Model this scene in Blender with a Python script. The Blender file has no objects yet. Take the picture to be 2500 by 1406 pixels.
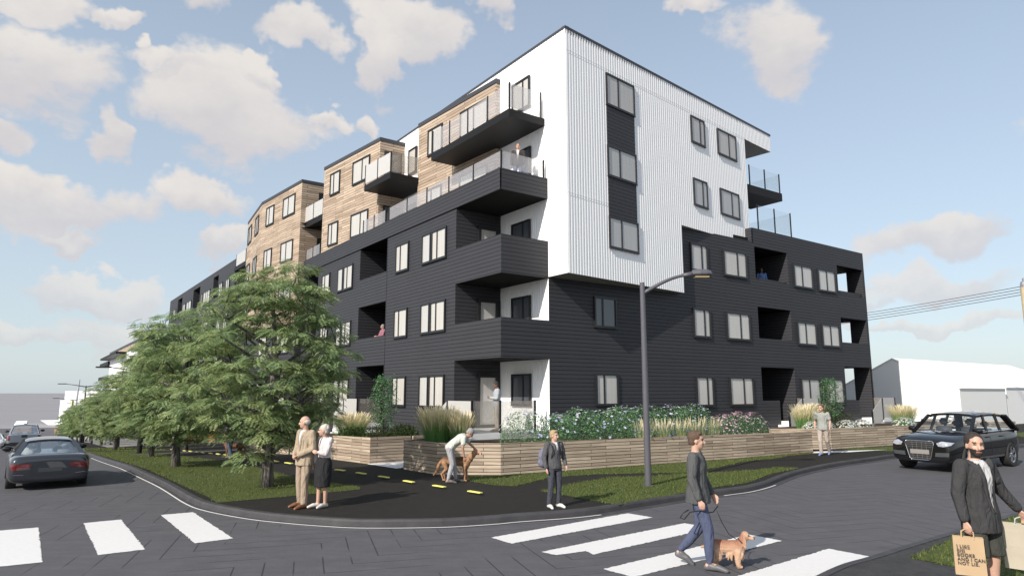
import bpy, bmesh, math, random
import numpy as np
from mathutils import Vector, Matrix, Euler, noise
random.seed(7)
S = bpy.context.scene
COL = S.collection
PI = math.pi
rad = math.radians

# ------------------------------------------------------------------ building frame
OX, OY = -0.385, 23.2
AR = rad(54.4)
RU = (math.sin(AR), math.cos(AR))
LV = (-math.cos(AR), math.sin(AR))
def W2(u, v):
    return (OX + u*RU[0] + v*LV[0], OY + u*RU[1] + v*LV[1])
def UV(x, y):
    dx, dy = x-OX, y-OY
    return dx*RU[0]+dy*RU[1], dx*LV[0]+dy*LV[1]
def TZ(x, y):
    """height of the ground: flat at the corner, falling away along the street"""
    v = UV(x, y)[1]
    if v <= 2: return 0.0
    if v < 7: return -.0495*(v-2)**2/10.0
    return -.0495*(min(v, 112)-4.5)

# ------------------------------------------------------------------ object helpers
def tag(o, label=None, cat=None, group=None, kind=None):
    if label: o['label'] = label
    if cat: o['category'] = cat
    if group: o['group'] = group
    if kind: o['kind'] = kind
    return o
def empty(name, loc=(0,0,0), rz=0.0, parent=None, **k):
    o = bpy.data.objects.new(name, None)
    o.empty_display_size = .3
    COL.objects.link(o); o.location = loc; o.rotation_euler = (0,0,rz)
    if parent: o.parent = parent
    return tag(o, **k)
def link(name, me, parent=None, mats=None, smooth=False, loc=None, rot=None, **k):
    o = bpy.data.objects.new(name, me)
    COL.objects.link(o)
    if parent: o.parent = parent
    if mats is not None:
        if not isinstance(mats, (list, tuple)): mats = [mats]
        for m in mats: me.materials.append(m)
    if smooth:
        me.polygons.foreach_set('use_smooth', [True]*len(me.polygons))
    if loc: o.location = loc
    if rot: o.rotation_euler = rot
    return tag(o, **k)
def copy_tree(o, parent=None):
    c = o.copy(); COL.objects.link(c); c.parent = parent
    for ch in list(o.children): copy_tree(ch, c)
    return c

class MB:
    """collects faces, builds one mesh object with metre UVs"""
    def __init__(s): s.v=[]; s.f=[]; s.m=[]
    def face(s, pts, mi=0):
        n=len(s.v); s.v += [tuple(p) for p in pts]; s.f.append(tuple(range(n, n+len(pts)))); s.m.append(mi)
    def box(s, x0, x1, y0, y1, z0, z1, mi=0, skip=''):
        if x0>x1: x0,x1=x1,x0
        if y0>y1: y0,y1=y1,y0
        if z0>z1: z0,z1=z1,z0
        a=[(x0,y0,z0),(x1,y0,z0),(x1,y1,z0),(x0,y1,z0),(x0,y0,z1),(x1,y0,z1),(x1,y1,z1),(x0,y1,z1)]
        F={'d':(3,2,1,0),'u':(4,5,6,7),'f':(0,1,5,4),'r':(1,2,6,5),'b':(2,3,7,6),'l':(3,0,4,7)}
        for k,q in F.items():
            if k in skip: continue
            s.face([a[i] for i in q], mi)
    def prism(s, poly, z0, z1, mi=0, cap=True):
        n=len(poly)
        area=sum(poly[i][0]*poly[(i+1)%n][1]-poly[(i+1)%n][0]*poly[i][1] for i in range(n))
        if area<0: poly=poly[::-1]
        for i in range(n):
            a,b=poly[i],poly[(i+1)%n]
            s.face([(a[0],a[1],z0),(b[0],b[1],z0),(b[0],b[1],z1),(a[0],a[1],z1)],mi)
        if cap:
            s.face([(p[0],p[1],z1) for p in poly],mi); s.face([(p[0],p[1],z0) for p in poly[::-1]],mi)
    def bar(s, a, b, w, h=None, mi=0, up=(0,0,1)):
        """rectangular bar from a to b"""
        h=h or w; a=Vector(a); b=Vector(b); d=(b-a).normalized(); up=Vector(up)
        if abs(d.dot(up))>.98: up=Vector((1,0,0))
        x=d.cross(up).normalized(); y=x.cross(d).normalized()
        q=[]
        for p in (a,b):
            q+= [p-x*w/2-y*h/2, p+x*w/2-y*h/2, p+x*w/2+y*h/2, p-x*w/2+y*h/2]
        for f in ((0,3,2,1),(4,5,6,7),(0,1,5,4),(1,2,6,5),(2,3,7,6),(3,0,4,7)):
            s.face([q[i] for i in f],mi)
    def tube(s, pts, rs, n=8, mi=0, caps=True):
        pts=[Vector(p) for p in pts]
        if not isinstance(rs,(list,tuple)): rs=[rs]*len(pts)
        base=len(s.v); prev=None
        for i,p in enumerate(pts):
            if i==0: d=pts[1]-pts[0]
            elif i==len(pts)-1: d=pts[-1]-pts[-2]
            else: d=pts[i+1]-pts[i-1]
            d.normalize()
            if prev is None:
                up=Vector((0,0,1)) if abs(d.z)<.9 else Vector((1,0,0))
                x=d.cross(up).normalized()
            else:
                x=(prev-d*prev.dot(d)).normalized()
            prev=x; y=d.cross(x)
            for k in range(n):
                a=2*PI*k/n
                s.v.append(tuple(p+x*math.cos(a)*rs[i]+y*math.sin(a)*rs[i]))
        for i in range(len(pts)-1):
            for k in range(n):
                a=base+i*n+k; b=base+i*n+(k+1)%n
                s.f.append((a,b,b+n,a+n)); s.m.append(mi)
        if caps:
            s.f.append(tuple(base+k for k in range(n-1,-1,-1))); s.m.append(mi)
            e=base+(len(pts)-1)*n
            s.f.append(tuple(e+k for k in range(n))); s.m.append(mi)
    def lathe(s, prof, n=24, c=(0,0,0), mi=0, axis='z'):
        base=len(s.v)
        for r,z in prof:
            for k in range(n):
                a=2*PI*k/n; x=r*math.cos(a); y=r*math.sin(a)
                p=(x,y,z) if axis=='z' else ((z,x,y) if axis=='x' else (x,z,y))
                s.v.append((p[0]+c[0],p[1]+c[1],p[2]+c[2]))
        for i in range(len(prof)-1):
            for k in range(n):
                a=base+i*n+k; b=base+i*n+(k+1)%n
                s.f.append((a,b,b+n,a+n)); s.m.append(mi)
    def mesh(s, name='m', uv=True, merge=False):
        me=bpy.data.meshes.new(name); me.from_pydata(s.v,[],s.f)
        me.polygons.foreach_set('material_index', s.m)
        me.update()
        if uv: auto_uv(me)
        return me
    def build(s, name, mats, parent=None, smooth=False, uv=True, **k):
        return link(name, s.mesh(name,uv), parent, mats, smooth, **k)

def auto_uv(me):
    uvl=me.uv_layers.new(name='UV')
    vs=me.vertices
    for p in me.polygons:
        n=p.normal
        if abs(n.z)>.75:
            for li in p.loop_indices:
                c=vs[me.loops[li].vertex_index].co; uvl.data[li].uv=(c.x,c.y)
        else:
            t=Vector((-n.y,n.x,0)).normalized()
            for li in p.loop_indices:
                c=vs[me.loops[li].vertex_index].co; uvl.data[li].uv=(t.x*c.x+t.y*c.y,c.z)

def sharp_smooth(me, ang=35):
    bm=bmesh.new(); bm.from_mesh(me)
    for e in bm.edges:
        if len(e.link_faces)==2:
            e.smooth = e.calc_face_angle(0)<rad(ang)
    for f in bm.faces: f.smooth=True
    bm.to_mesh(me); bm.free()

def evaluated(me, mods):
    """run modifiers on a mesh and return the result"""
    o=bpy.data.objects.new('tmp',me); COL.objects.link(o)
    for t,kw in mods:
        m=o.modifiers.new(t,t)
        for k,v in kw.items(): setattr(m,k,v)
    dg=bpy.context.evaluated_depsgraph_get(); dg.update()
    r=bpy.data.meshes.new_from_object(o.evaluated_get(dg))
    bpy.data.objects.remove(o)
    return r

# ------------------------------------------------------------------ materials
MATS={}
def nt(name):
    m=bpy.data.materials.new(name); m.use_nodes=True
    t=m.node_tree; t.nodes.clear()
    out=t.nodes.new('ShaderNodeOutputMaterial')
    b=t.nodes.new('ShaderNodeBsdfPrincipled')
    t.links.new(b.outputs[0],out.inputs[0])
    return m,t,b,out
def N(t,kind,**kw):
    n=t.nodes.new(kind)
    for k,v in kw.items():
        if k.startswith('i_'):
            key=k[2:]
            n.inputs[int(key) if key.isdigit() else key.replace('_',' ')].default_value=v
        else: setattr(n,k,v)
    return n
def C4(c): return (c[0],c[1],c[2],1)
def plain(name,col,rough=.6,metal=0,spec=.5,noise_amt=0,nscale=8,coat=0,bump=0,bscale=60,trans=0,emit=None,alpha=1):
    m,t,b,out=nt(name)
    b.inputs['Base Color'].default_value=C4(col)
    b.inputs['Roughness'].default_value=rough
    b.inputs['Metallic'].default_value=metal
    b.inputs['Specular IOR Level'].default_value=spec
    b.inputs['Coat Weight'].default_value=coat
    b.inputs['Coat Roughness'].default_value=.03
    if trans: b.inputs['Transmission Weight'].default_value=trans
    if alpha<1: b.inputs['Alpha'].default_value=alpha
    if noise_amt or bump:
        tc=N(t,'ShaderNodeTexCoord')
        if noise_amt:
            no=N(t,'ShaderNodeTexNoise'); no.inputs['Scale'].default_value=nscale; no.inputs['Detail'].default_value=5
            t.links.new(tc.outputs['Object'],no.inputs['Vector'])
            mx=N(t,'ShaderNodeMix',data_type='RGBA')
            mx.inputs[6].default_value=C4([c*(1-noise_amt) for c in col]); mx.inputs[7].default_value=C4([min(1,c*(1+noise_amt)) for c in col])
            t.links.new(no.outputs[0],mx.inputs[0]); t.links.new(mx.outputs[2],b.inputs['Base Color'])
        if bump:
            n2=N(t,'ShaderNodeTexNoise'); n2.inputs['Scale'].default_value=bscale; n2.inputs['Detail'].default_value=4
            t.links.new(tc.outputs['Object'],n2.inputs['Vector'])
            bp=N(t,'ShaderNodeBump'); bp.inputs['Strength'].default_value=bump; bp.inputs['Distance'].default_value=.02
            t.links.new(n2.outputs[0],bp.inputs['Height']); t.links.new(bp.outputs[0],b.inputs['Normal'])
    return m

def boards(name, c1, c2, seam, pitch, length, gap, rough=.6, grain=0.0, knots=0.0, dark=(.1,.08,.06), streak=0.0, bumpd=.006, noisy=.12):
    """horizontal boards laid in wall UV metres"""
    m,t,b,out=nt(name)
    uv=N(t,'ShaderNodeTexCoord')
    br=N(t,'ShaderNodeTexBrick'); br.offset=.37; br.offset_frequency=2; br.squash=1
    br.inputs['Color1'].default_value=C4(c1); br.inputs['Color2'].default_value=C4(c2); br.inputs['Mortar'].default_value=C4(seam)
    br.inputs['Scale'].default_value=1; br.inputs['Mortar Size'].default_value=gap/2; br.inputs['Mortar Smooth'].default_value=.1
    br.inputs['Bias'].default_value=0; br.inputs['Brick Width'].default_value=length; br.inputs['Row Height'].default_value=pitch
    t.links.new(uv.outputs['UV'],br.inputs['Vector'])
    colr=br.outputs['Color']
    def stretch(sx,sy,scale,detail=6,rough_=.6):
        mp=N(t,'ShaderNodeMapping'); mp.inputs['Scale'].default_value=(sx,sy,1)
        t.links.new(uv.outputs['UV'],mp.inputs[0])
        no=N(t,'ShaderNodeTexNoise'); no.inputs['Scale'].default_value=scale; no.inputs['Detail'].default_value=detail; no.inputs['Roughness'].default_value=rough_
        t.links.new(mp.outputs[0],no.inputs['Vector']); return no.outputs[0]
    def mixc(fac_sock,lo,hi,col_in,col2,amt):
        mr=N(t,'ShaderNodeMapRange'); mr.inputs[1].default_value=lo; mr.inputs[2].default_value=hi; mr.inputs[4].default_value=amt
        t.links.new(fac_sock,mr.inputs[0])
        mx=N(t,'ShaderNodeMix',data_type='RGBA'); mx.inputs[7].default_value=C4(col2)
        t.links.new(mr.outputs[0],mx.inputs[0]); t.links.new(col_in,mx.inputs[6]); return mx.outputs[2]
    if grain:
        colr=mixc(stretch(1.2,28,1.0),.45,.75,colr,dark,grain)
        colr=mixc(stretch(.45,7,1.0,3),.5,.72,colr,dark,streak)
    if knots:
        colr=mixc(stretch(2.2,7,1.0,2),.66,.76,colr,dark,knots)
    if noisy:
        colr=mixc(stretch(.8,.8,1.0,4),.3,.75,colr,[c*.6 for c in c1],noisy)
    # the seams stay on top
    mx=N(t,'ShaderNodeMix',data_type='RGBA'); mx.inputs[7].default_value=C4(seam)
    t.links.new(br.outputs['Fac'],mx.inputs[0]); t.links.new(colr,mx.inputs[6])
    t.links.new(mx.outputs[2],b.inputs['Base Color'])
    inv=N(t,'ShaderNodeMath',operation='SUBTRACT'); inv.inputs[0].default_value=1
    t.links.new(br.outputs['Fac'],inv.inputs[1])
    bp=N(t,'ShaderNodeBump'); bp.inputs['Strength'].default_value=.7; bp.inputs['Distance'].default_value=bumpd
    t.links.new(inv.outputs[0],bp.inputs['Height']); t.links.new(bp.outputs[0],b.inputs['Normal'])
    b.inputs['Roughness'].default_value=rough; b.inputs['Specular IOR Level'].default_value=.3
    return m

M={}
M['siding']=boards('charcoal_siding',(.043,.0435,.050),(.039,.0395,.046),(.008,.008,.009),.15,400,.022,rough=.55,bumpd=.012,noisy=.25)
M['siding'].name='charcoal_siding'
M['wood']=boards('timber_cladding',(.58,.47,.36),(.35,.265,.195),(.035,.026,.02),.145,2.3,.020,rough=.7,grain=.75,streak=.6,knots=.5,dark=(.17,.12,.085),noisy=0)
M['wood2']=boards('timber_planter_boards',(.58,.48,.37),(.33,.26,.195),(.03,.022,.018),.094,1.5,.014,rough=.75,grain=.7,streak=.5,knots=.65,dark=(.15,.11,.08),noisy=0)
M['white']=plain('white_corrugated_metal',(.92,.92,.925),.45,noise_amt=.02,nscale=3)
M['black']=plain('black_powder_coat',(.009,.009,.010),.55,spec=.25)
M['frame']=plain('window_frame_black',(.014,.014,.016),.4)
M['coping']=plain('dark_coping',(.04,.042,.05),.5,noise_amt=.1)
M['soffit']=plain('grey_soffit',(.32,.31,.30),.7,noise_amt=.05)
M['concrete']=plain('pale_concrete',(.70,.70,.70),.8,noise_amt=.07,nscale=4,bump=.2)
M['core']=plain('dark_core',(.02,.02,.02),.9)
M['door']=plain('dark_door',(.03,.032,.036),.4)
M['orange']=plain('orange_panel',(.55,.17,.05),.6,noise_amt=.1)
M['massing']=plain('white_render_massing',(.88,.88,.86),.9,noise_amt=.015,nscale=1)

def pane_mat(name,col,coat=.0,rough=.06,spec=.6):
    m,t,b,out=nt(name)
    tc=N(t,'ShaderNodeTexCoord')
    # faint hanging curtain folds and a lower roller-blind tone behind the glass
    mp=N(t,'ShaderNodeMapping'); mp.inputs['Scale'].default_value=(9,.35,1)
    t.links.new(tc.outputs['UV'],mp.inputs[0])
    no=N(t,'ShaderNodeTexNoise'); no.inputs['Scale'].default_value=1; no.inputs['Detail'].default_value=3
    t.links.new(mp.outputs[0],no.inputs['Vector'])
    mx=N(t,'ShaderNodeMix',data_type='RGBA'); mx.inputs[6].default_value=C4([c*.78 for c in col]); mx.inputs[7].default_value=C4([min(1,c*1.12) for c in col])
    t.links.new(no.outputs[0],mx.inputs[0]); t.links.new(mx.outputs[2],b.inputs['Base Color'])
    b.inputs['Roughness'].default_value=.5; b.inputs['Specular IOR Level'].default_value=.3
    b.inputs['Coat Weight'].default_value=1; b.inputs['Coat Roughness'].default_value=rough; b.inputs['Coat IOR'].default_value=1.6
    return m
M['pane']=pane_mat('window_glass_pale_blind',(.52,.50,.46))
M['pane_d']=pane_mat('window_glass_dark_room',(.07,.078,.09))
M['pane_m']=pane_mat('window_glass_mid',(.49,.48,.46))
M['pane_w']=pane_mat('window_glass_warm_blind',(.55,.53,.50))

def railglass(name,tr,col):
    m,t,b,out=nt(name)
    tp=N(t,'ShaderNodeBsdfTransparent'); tp.inputs[0].default_value=(.97,.98,.98,1)
    b.inputs['Base Color'].default_value=C4(col); b.inputs['Roughness'].default_value=.35
    tl=N(t,'ShaderNodeBsdfTranslucent'); tl.inputs[0].default_value=C4(col)
    m1=N(t,'ShaderNodeMixShader'); m1.inputs[0].default_value=.35
    t.links.new(b.outputs[0],m1.inputs[1]); t.links.new(tl.outputs[0],m1.inputs[2])
    gl=N(t,'ShaderNodeBsdfGlossy'); gl.inputs[1].default_value=.03
    m2=N(t,'ShaderNodeMixShader'); m2.inputs[0].default_value=tr
    t.links.new(m1.outputs[0],m2.inputs[1]); t.links.new(tp.outputs[0],m2.inputs[2])
    m3=N(t,'ShaderNodeMixShader')
    m3.inputs[0].default_value=.07; t.links.new(m2.outputs[0],m3.inputs[1]); t.links.new(gl.outputs[0],m3.inputs[2])
    t.links.new(m3.outputs[0],out.inputs[0])
    return m
M['glass']=railglass('railing_glass_clear',.70,(.62,.60,.62))
M['clear']=railglass('railing_glass_almost_clear',.97,(.66,.66,.66))
M['frost']=railglass('railing_glass_frosted',.06,(.72,.71,.69))
M['tint']=railglass('railing_glass_warm_tint',.72,(.50,.44,.38))
# ------------------------------------------------------------------ sky, sun, camera
SUN_EL=rad(32.5)
_a=AR-rad(15.5)
SD=Vector((math.sin(_a),math.cos(_a),-math.tan(SUN_EL))).normalized()   # the way the light travels
def world():
    w=bpy.data.worlds.new("World"); S.world=w; w.use_nodes=True
    t=w.node_tree; t.nodes.clear()
    out=t.nodes.new('ShaderNodeOutputWorld'); bg=t.nodes.new('ShaderNodeBackground')
    sky=t.nodes.new('ShaderNodeTexSky'); sky.sky_type='NISHITA'; sky.sun_disc=False
    sky.sun_elevation=SUN_EL
    sx,sy=-SD.x,-SD.y
    sky.sun_rotation=math.atan2(sx,sy)
    sky.air_density=1.0; sky.dust_density=1.2; sky.ozone_density=1.3; sky.altitude=200
    tc=N(t,'ShaderNodeTexCoord')
    L=t.links.new
    sep=N(t,'ShaderNodeSeparateXYZ'); L(tc.outputs['Generated'],sep.inputs[0])
    # pale air near the horizon
    hz=N(t,'ShaderNodeMapRange'); hz.inputs[1].default_value=0; hz.inputs[2].default_value=.55; hz.inputs[3].default_value=.78; hz.inputs[4].default_value=.40
    L(sep.outputs['Z'],hz.inputs[0])
    pale=N(t,'ShaderNodeMix',data_type='RGBA'); pale.inputs[7].default_value=SKY_PALE
    L(hz.outputs[0],pale.inputs[0]); L(sky.outputs[0],pale.inputs[6])
    # clouds: noise in view direction, shaped by a handful of cloud banks
    def P(az,el):
        a,e=rad(az),rad(el); return (math.sin(a)*math.cos(e),math.cos(a)*math.cos(e),math.sin(e))
    banks=[(-39.0,22.6,7.6,4.2,1.0),(-24.4,21.4,6.6,4.9,1.04),(-36.3,12.9,6.6,2.5,1.0),(-27.4,14.4,4.8,1.9,.95),(-32.0,7.6,5.2,1.7,.98),
           (-9.0,30.0,5.0,3.2,.98),(-13.2,27.0,1.9,3.4,.92),(23.6,27.2,5.2,4.6,.97),(33.8,11.8,6.0,1.9,1.0),(32.6,8.2,6.5,1.5,.95),(-18.6,27.4,2.8,1.9,.9),
           (-32.6,18.4,1.5,2.0,.97),(-1.0,32.0,2.0,2.0,.9),(-24.6,11.4,2.6,1.4,.98),(-26,30.0,2.6,1.4,.97),(-14.8,22.6,1.3,1.0,.95),(-30.5,25.6,1.0,.8,.93),(-34.5,10.6,1.6,.7,.95),(-21,24.6,1.2,1.0,.95),(18,30.5,3.2,1.2,.95),(-32,27.8,2.4,1.0,.95),(-37.5,28.2,3.4,1.6,.92),(-29,24.5,4.5,1.3,.85),
           (-39.5,17.5,2.4,1.8,.95),(-30.5,5.0,4.0,1.0,.96),(-22.6,8.6,2.0,.9,.95),(-36,3.9,9,.9,.93),(31,4.8,7,.8,.95),(-17.5,22.0,2.0,1.0,.8),(27,7,3,1,.85),
           (60,20,20,7,.95),(100,25,25,9,.95),(150,30,30,10,.95),(-70,25,16,7,.95),(-110,30,30,9,.95),(-160,22,26,8,.95)]
    no=N(t,'ShaderNodeTexNoise'); no.inputs['Scale'].default_value=9; no.inputs['Detail'].default_value=12; no.inputs['Roughness'].default_value=.60; no.inputs['Distortion'].default_value=.15
    mp=N(t,'ShaderNodeMapping'); mp.inputs['Scale'].default_value=(1,1,1.7)
    L(tc.outputs['Generated'],mp.inputs[0]); L(mp.outputs[0],no.inputs['Vector'])
    # warp the bank outlines so that they are not ovals
    wn=N(t,'ShaderNodeTexNoise'); wn.inputs['Scale'].default_value=5; wn.inputs['Detail'].default_value=5; wn.inputs['Roughness'].default_value=.6
    L(tc.outputs['Generated'],wn.inputs['Vector'])
    ws=N(t,'ShaderNodeVectorMath',operation='SUBTRACT'); ws.inputs[1].default_value=(.5,.5,.5); L(wn.outputs['Color'],ws.inputs[0])
    wm=N(t,'ShaderNodeVectorMath',operation='SCALE'); wm.inputs['Scale'].default_value=.22; L(ws.outputs[0],wm.inputs[0])
    wa=N(t,'ShaderNodeVectorMath',operation='ADD'); L(tc.outputs['Generated'],wa.inputs[0]); L(wm.outputs[0],wa.inputs[1])
    acc=None; accsh=None
    for az,el,sa,se,amp in banks:
        c=Vector(P(az,el)); e1=Vector((math.cos(rad(az)),-math.sin(rad(az)),0)); e2=e1.cross(c); 
        if e2.z<0: e2=-e2
        d1=N(t,'ShaderNodeVectorMath',operation='DOT_PRODUCT'); d1.inputs[1].default_value=e1/math.sin(rad(sa)); L(wa.outputs[0],d1.inputs[0])
        d2=N(t,'ShaderNodeVectorMath',operation='DOT_PRODUCT'); d2.inputs[1].default_value=e2/math.sin(rad(se)); L(wa.outputs[0],d2.inputs[0])
        dc=N(t,'ShaderNodeVectorMath',operation='DOT_PRODUCT'); dc.inputs[1].default_value=c; L(wa.outputs[0],dc.inputs[0])
        q1=N(t,'ShaderNodeMath',operation='MULTIPLY'); L(d1.outputs['Value'],q1.inputs[0]); L(d1.outputs['Value'],q1.inputs[1])
        q2=N(t,'ShaderNodeMath',operation='MULTIPLY_ADD'); L(d2.outputs['Value'],q2.inputs[0]); L(d2.outputs['Value'],q2.inputs[1]); L(q1.outputs[0],q2.inputs[2])
        mr=N(t,'ShaderNodeMapRange'); mr.inputs[1].default_value=1.9; mr.inputs[2].default_value=0; mr.inputs[3].default_value=0; mr.inputs[4].default_value=amp
        L(q2.outputs[0],mr.inputs[0])
        gt=N(t,'ShaderNodeMath',operation='GREATER_THAN'); gt.inputs[1].default_value=.2; L(dc.outputs['Value'],gt.inputs[0])
        mu=N(t,'ShaderNodeMath',operation='MULTIPLY'); L(mr.outputs[0],mu.inputs[0]); L(gt.outputs[0],mu.inputs[1])
        sh=N(t,'ShaderNodeMath',operation='MULTIPLY'); L(mu.outputs[0],sh.inputs[0]); L(d2.outputs['Value'],sh.inputs[1])
        if acc is None: acc=mu.outputs[0]; accsh=sh.outputs[0]
        else:
            mxx=N(t,'ShaderNodeMath',operation='MAXIMUM'); L(acc,mxx.inputs[0]); L(mu.outputs[0],mxx.inputs[1]); acc=mxx.outputs[0]
            ad=N(t,'ShaderNodeMath',operation='ADD'); L(accsh,ad.inputs[0]); L(sh.outputs[0],ad.inputs[1]); accsh=ad.outputs[0]
    a1=N(t,'ShaderNodeMath',operation='MULTIPLY_ADD'); a1.inputs[1].default_value=1.15; L(no.outputs[0],a1.inputs[0])
    sb=N(t,'ShaderNodeMath',operation='SUBTRACT'); sb.inputs[1].default_value=.95; L(acc,sb.inputs[0]); L(sb.outputs[0],a1.inputs[2])
    dn=N(t,'ShaderNodeMapRange',interpolation_type='SMOOTHSTEP'); dn.inputs[1].default_value=.12; dn.inputs[2].default_value=.42; L(a1.outputs[0],dn.inputs[0])
    # cloud tone: warm white above, mauve grey beneath
    tn=N(t,'ShaderNodeMath',operation='MULTIPLY_ADD'); tn.inputs[1].default_value=.55; tn.inputs[2].default_value=.15; L(accsh,tn.inputs[0])
    t2=N(t,'ShaderNodeMath',operation='MULTIPLY_ADD'); t2.inputs[1].default_value=1.0; L(no.outputs[0],t2.inputs[0]); L(tn.outputs[0],t2.inputs[2])
    rp=N(t,'ShaderNodeMapRange',interpolation_type='SMOOTHSTEP'); rp.inputs[1].default_value=.2; rp.inputs[2].default_value=1.1; L(t2.outputs[0],rp.inputs[0])
    cc=N(t,'ShaderNodeMix',data_type='RGBA'); cc.inputs[6].default_value=CLOUD_LO; cc.inputs[7].default_value=CLOUD_HI; L(rp.outputs[0],cc.inputs[0])
    # far clouds melt into the pale horizon
    fz=N(t,'ShaderNodeMapRange'); fz.inputs[1].default_value=.02; fz.inputs[2].default_value=.26; fz.inputs[3].default_value=.45; fz.inputs[4].default_value=.93; L(sep.outputs['Z'],fz.inputs[0])
    fm=N(t,'ShaderNodeMath',operation='MULTIPLY'); L(dn.outputs[0],fm.inputs[0]); L(fz.outputs[0],fm.inputs[1])
    fin=N(t,'ShaderNodeMix',data_type='RGBA'); L(fm.outputs[0],fin.inputs[0]); L(pale.outputs[2],fin.inputs[6]); L(cc.outputs[2],fin.inputs[7])
    L(fin.outputs[2],bg.inputs[0]); bg.inputs[1].default_value=SKY_STR
    L(bg.outputs[0],out.inputs[0])
SKY_STR=.15
SKY_PALE=(3.7,4.2,4.55,1)
CLOUD_LO=(3.75,3.6,3.72,1)
CLOUD_HI=(4.9,4.62,4.35,1)
world()
sd=bpy.data.lights.new('sun','SUN'); sd.energy=5.0; sd.angle=rad(.53); sd.color=(1,.93,.84)
so=bpy.data.objects.new('sun',sd); COL.objects.link(so)
so.rotation_euler=SD.to_track_quat('-Z','Y').to_euler()
cam=bpy.data.cameras.new('camera'); co=bpy.data.objects.new('camera',cam); COL.objects.link(co)
CAMZ=2.35
co.location=(0,0,CAMZ); co.rotation_euler=(rad(90)+math.atan(254/1620),0,0)
cam.sensor_width=36; cam.lens=36*1620/2500; cam.clip_end=6000; cam.clip_start=.05
S.camera=co
S.view_settings.view_transform='Standard'; S.view_settings.look='None'; S.view_settings.exposure=.2; S.view_settings.gamma=1
S.cycles.use_denoising=True
S.cycles.transparent_max_bounces=24
S.cycles.max_bounces=8
# ------------------------------------------------------------------ ground, road, kerbs, grass
def sheet(name, poly, off, mat, sub=0, **k):
    bm=bmesh.new()
    vs=[bm.verts.new((x,y,0)) for x,y in poly]
    f=bm.faces.new(vs); bmesh.ops.triangulate(bm,faces=[f])
    for v in (2,3,4,5,6,7,112):
        p=W2(0,v)
        bmesh.ops.bisect_plane(bm,geom=bm.verts[:]+bm.edges[:]+bm.faces[:],plane_co=(p[0],p[1],0),plane_no=(LV[0],LV[1],0))
    for v in bm.verts: v.co.z=TZ(v.co.x,v.co.y)+off
    bm.normal_update()
    for f in bm.faces:
        if f.normal.z<0: f.normal_flip()
    me=bpy.data.meshes.new(name); bm.to_mesh(me); bm.free(); auto_uv(me)
    return link(name,me,None,mat,**k)

def ground_mat(name,c1,c2,scale,rough=.85,bump=.3,bscale=40,speck=0):
    m,t,b,out=nt(name)
    tc=N(t,'ShaderNodeTexCoord')
    no=N(t,'ShaderNodeTexNoise'); no.inputs['Scale'].default_value=scale; no.inputs['Detail'].default_value=8; no.inputs['Roughness'].default_value=.65
    t.links.new(tc.outputs['Object'],no.inputs['Vector'])
    mr=N(t,'ShaderNodeMapRange'); mr.inputs[1].default_value=.32; mr.inputs[2].default_value=.68; t.links.new(no.outputs[0],mr.inputs[0])
    mx=N(t,'ShaderNodeMix',data_type='RGBA'); mx.inputs[6].default_value=C4(c1); mx.inputs[7].default_value=C4(c2)
    t.links.new(mr.outputs[0],mx.inputs[0]); col=mx.outputs[2]
    if speck:
        n3=N(t,'ShaderNodeTexNoise'); n3.inputs['Scale'].default_value=90; n3.inputs['Detail'].default_value=2
        t.links.new(tc.outputs['Object'],n3.inputs['Vector'])
        m3=N(t,'ShaderNodeMapRange'); m3.inputs[1].default_value=.55; m3.inputs[2].default_value=.75; m3.inputs[4].default_value=speck; t.links.new(n3.outputs[0],m3.inputs[0])
        x3=N(t,'ShaderNodeMix',data_type='RGBA'); x3.inputs[7].default_value=C4([c*2.4 for c in c2]); t.links.new(m3.outputs[0],x3.inputs[0]); t.links.new(col,x3.inputs[6]); col=x3.outputs[2]
    t.links.new(col,b.inputs['Base Color'])
    n2=N(t,'ShaderNodeTexNoise'); n2.inputs['Scale'].default_value=bscale; n2.inputs['Detail'].default_value=5
    t.links.new(tc.outputs['Object'],n2.inputs['Vector'])
    bp=N(t,'ShaderNodeBump'); bp.inputs['Strength'].default_value=bump; bp.inputs['Distance'].default_value=.02
    t.links.new(n2.outputs[0],bp.inputs['Height']); t.links.new(bp.outputs[0],b.inputs['Normal'])
    b.inputs['Roughness'].default_value=rough; b.inputs['Specular IOR Level'].default_value=.25
    return m,t,b,col,tc

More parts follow.
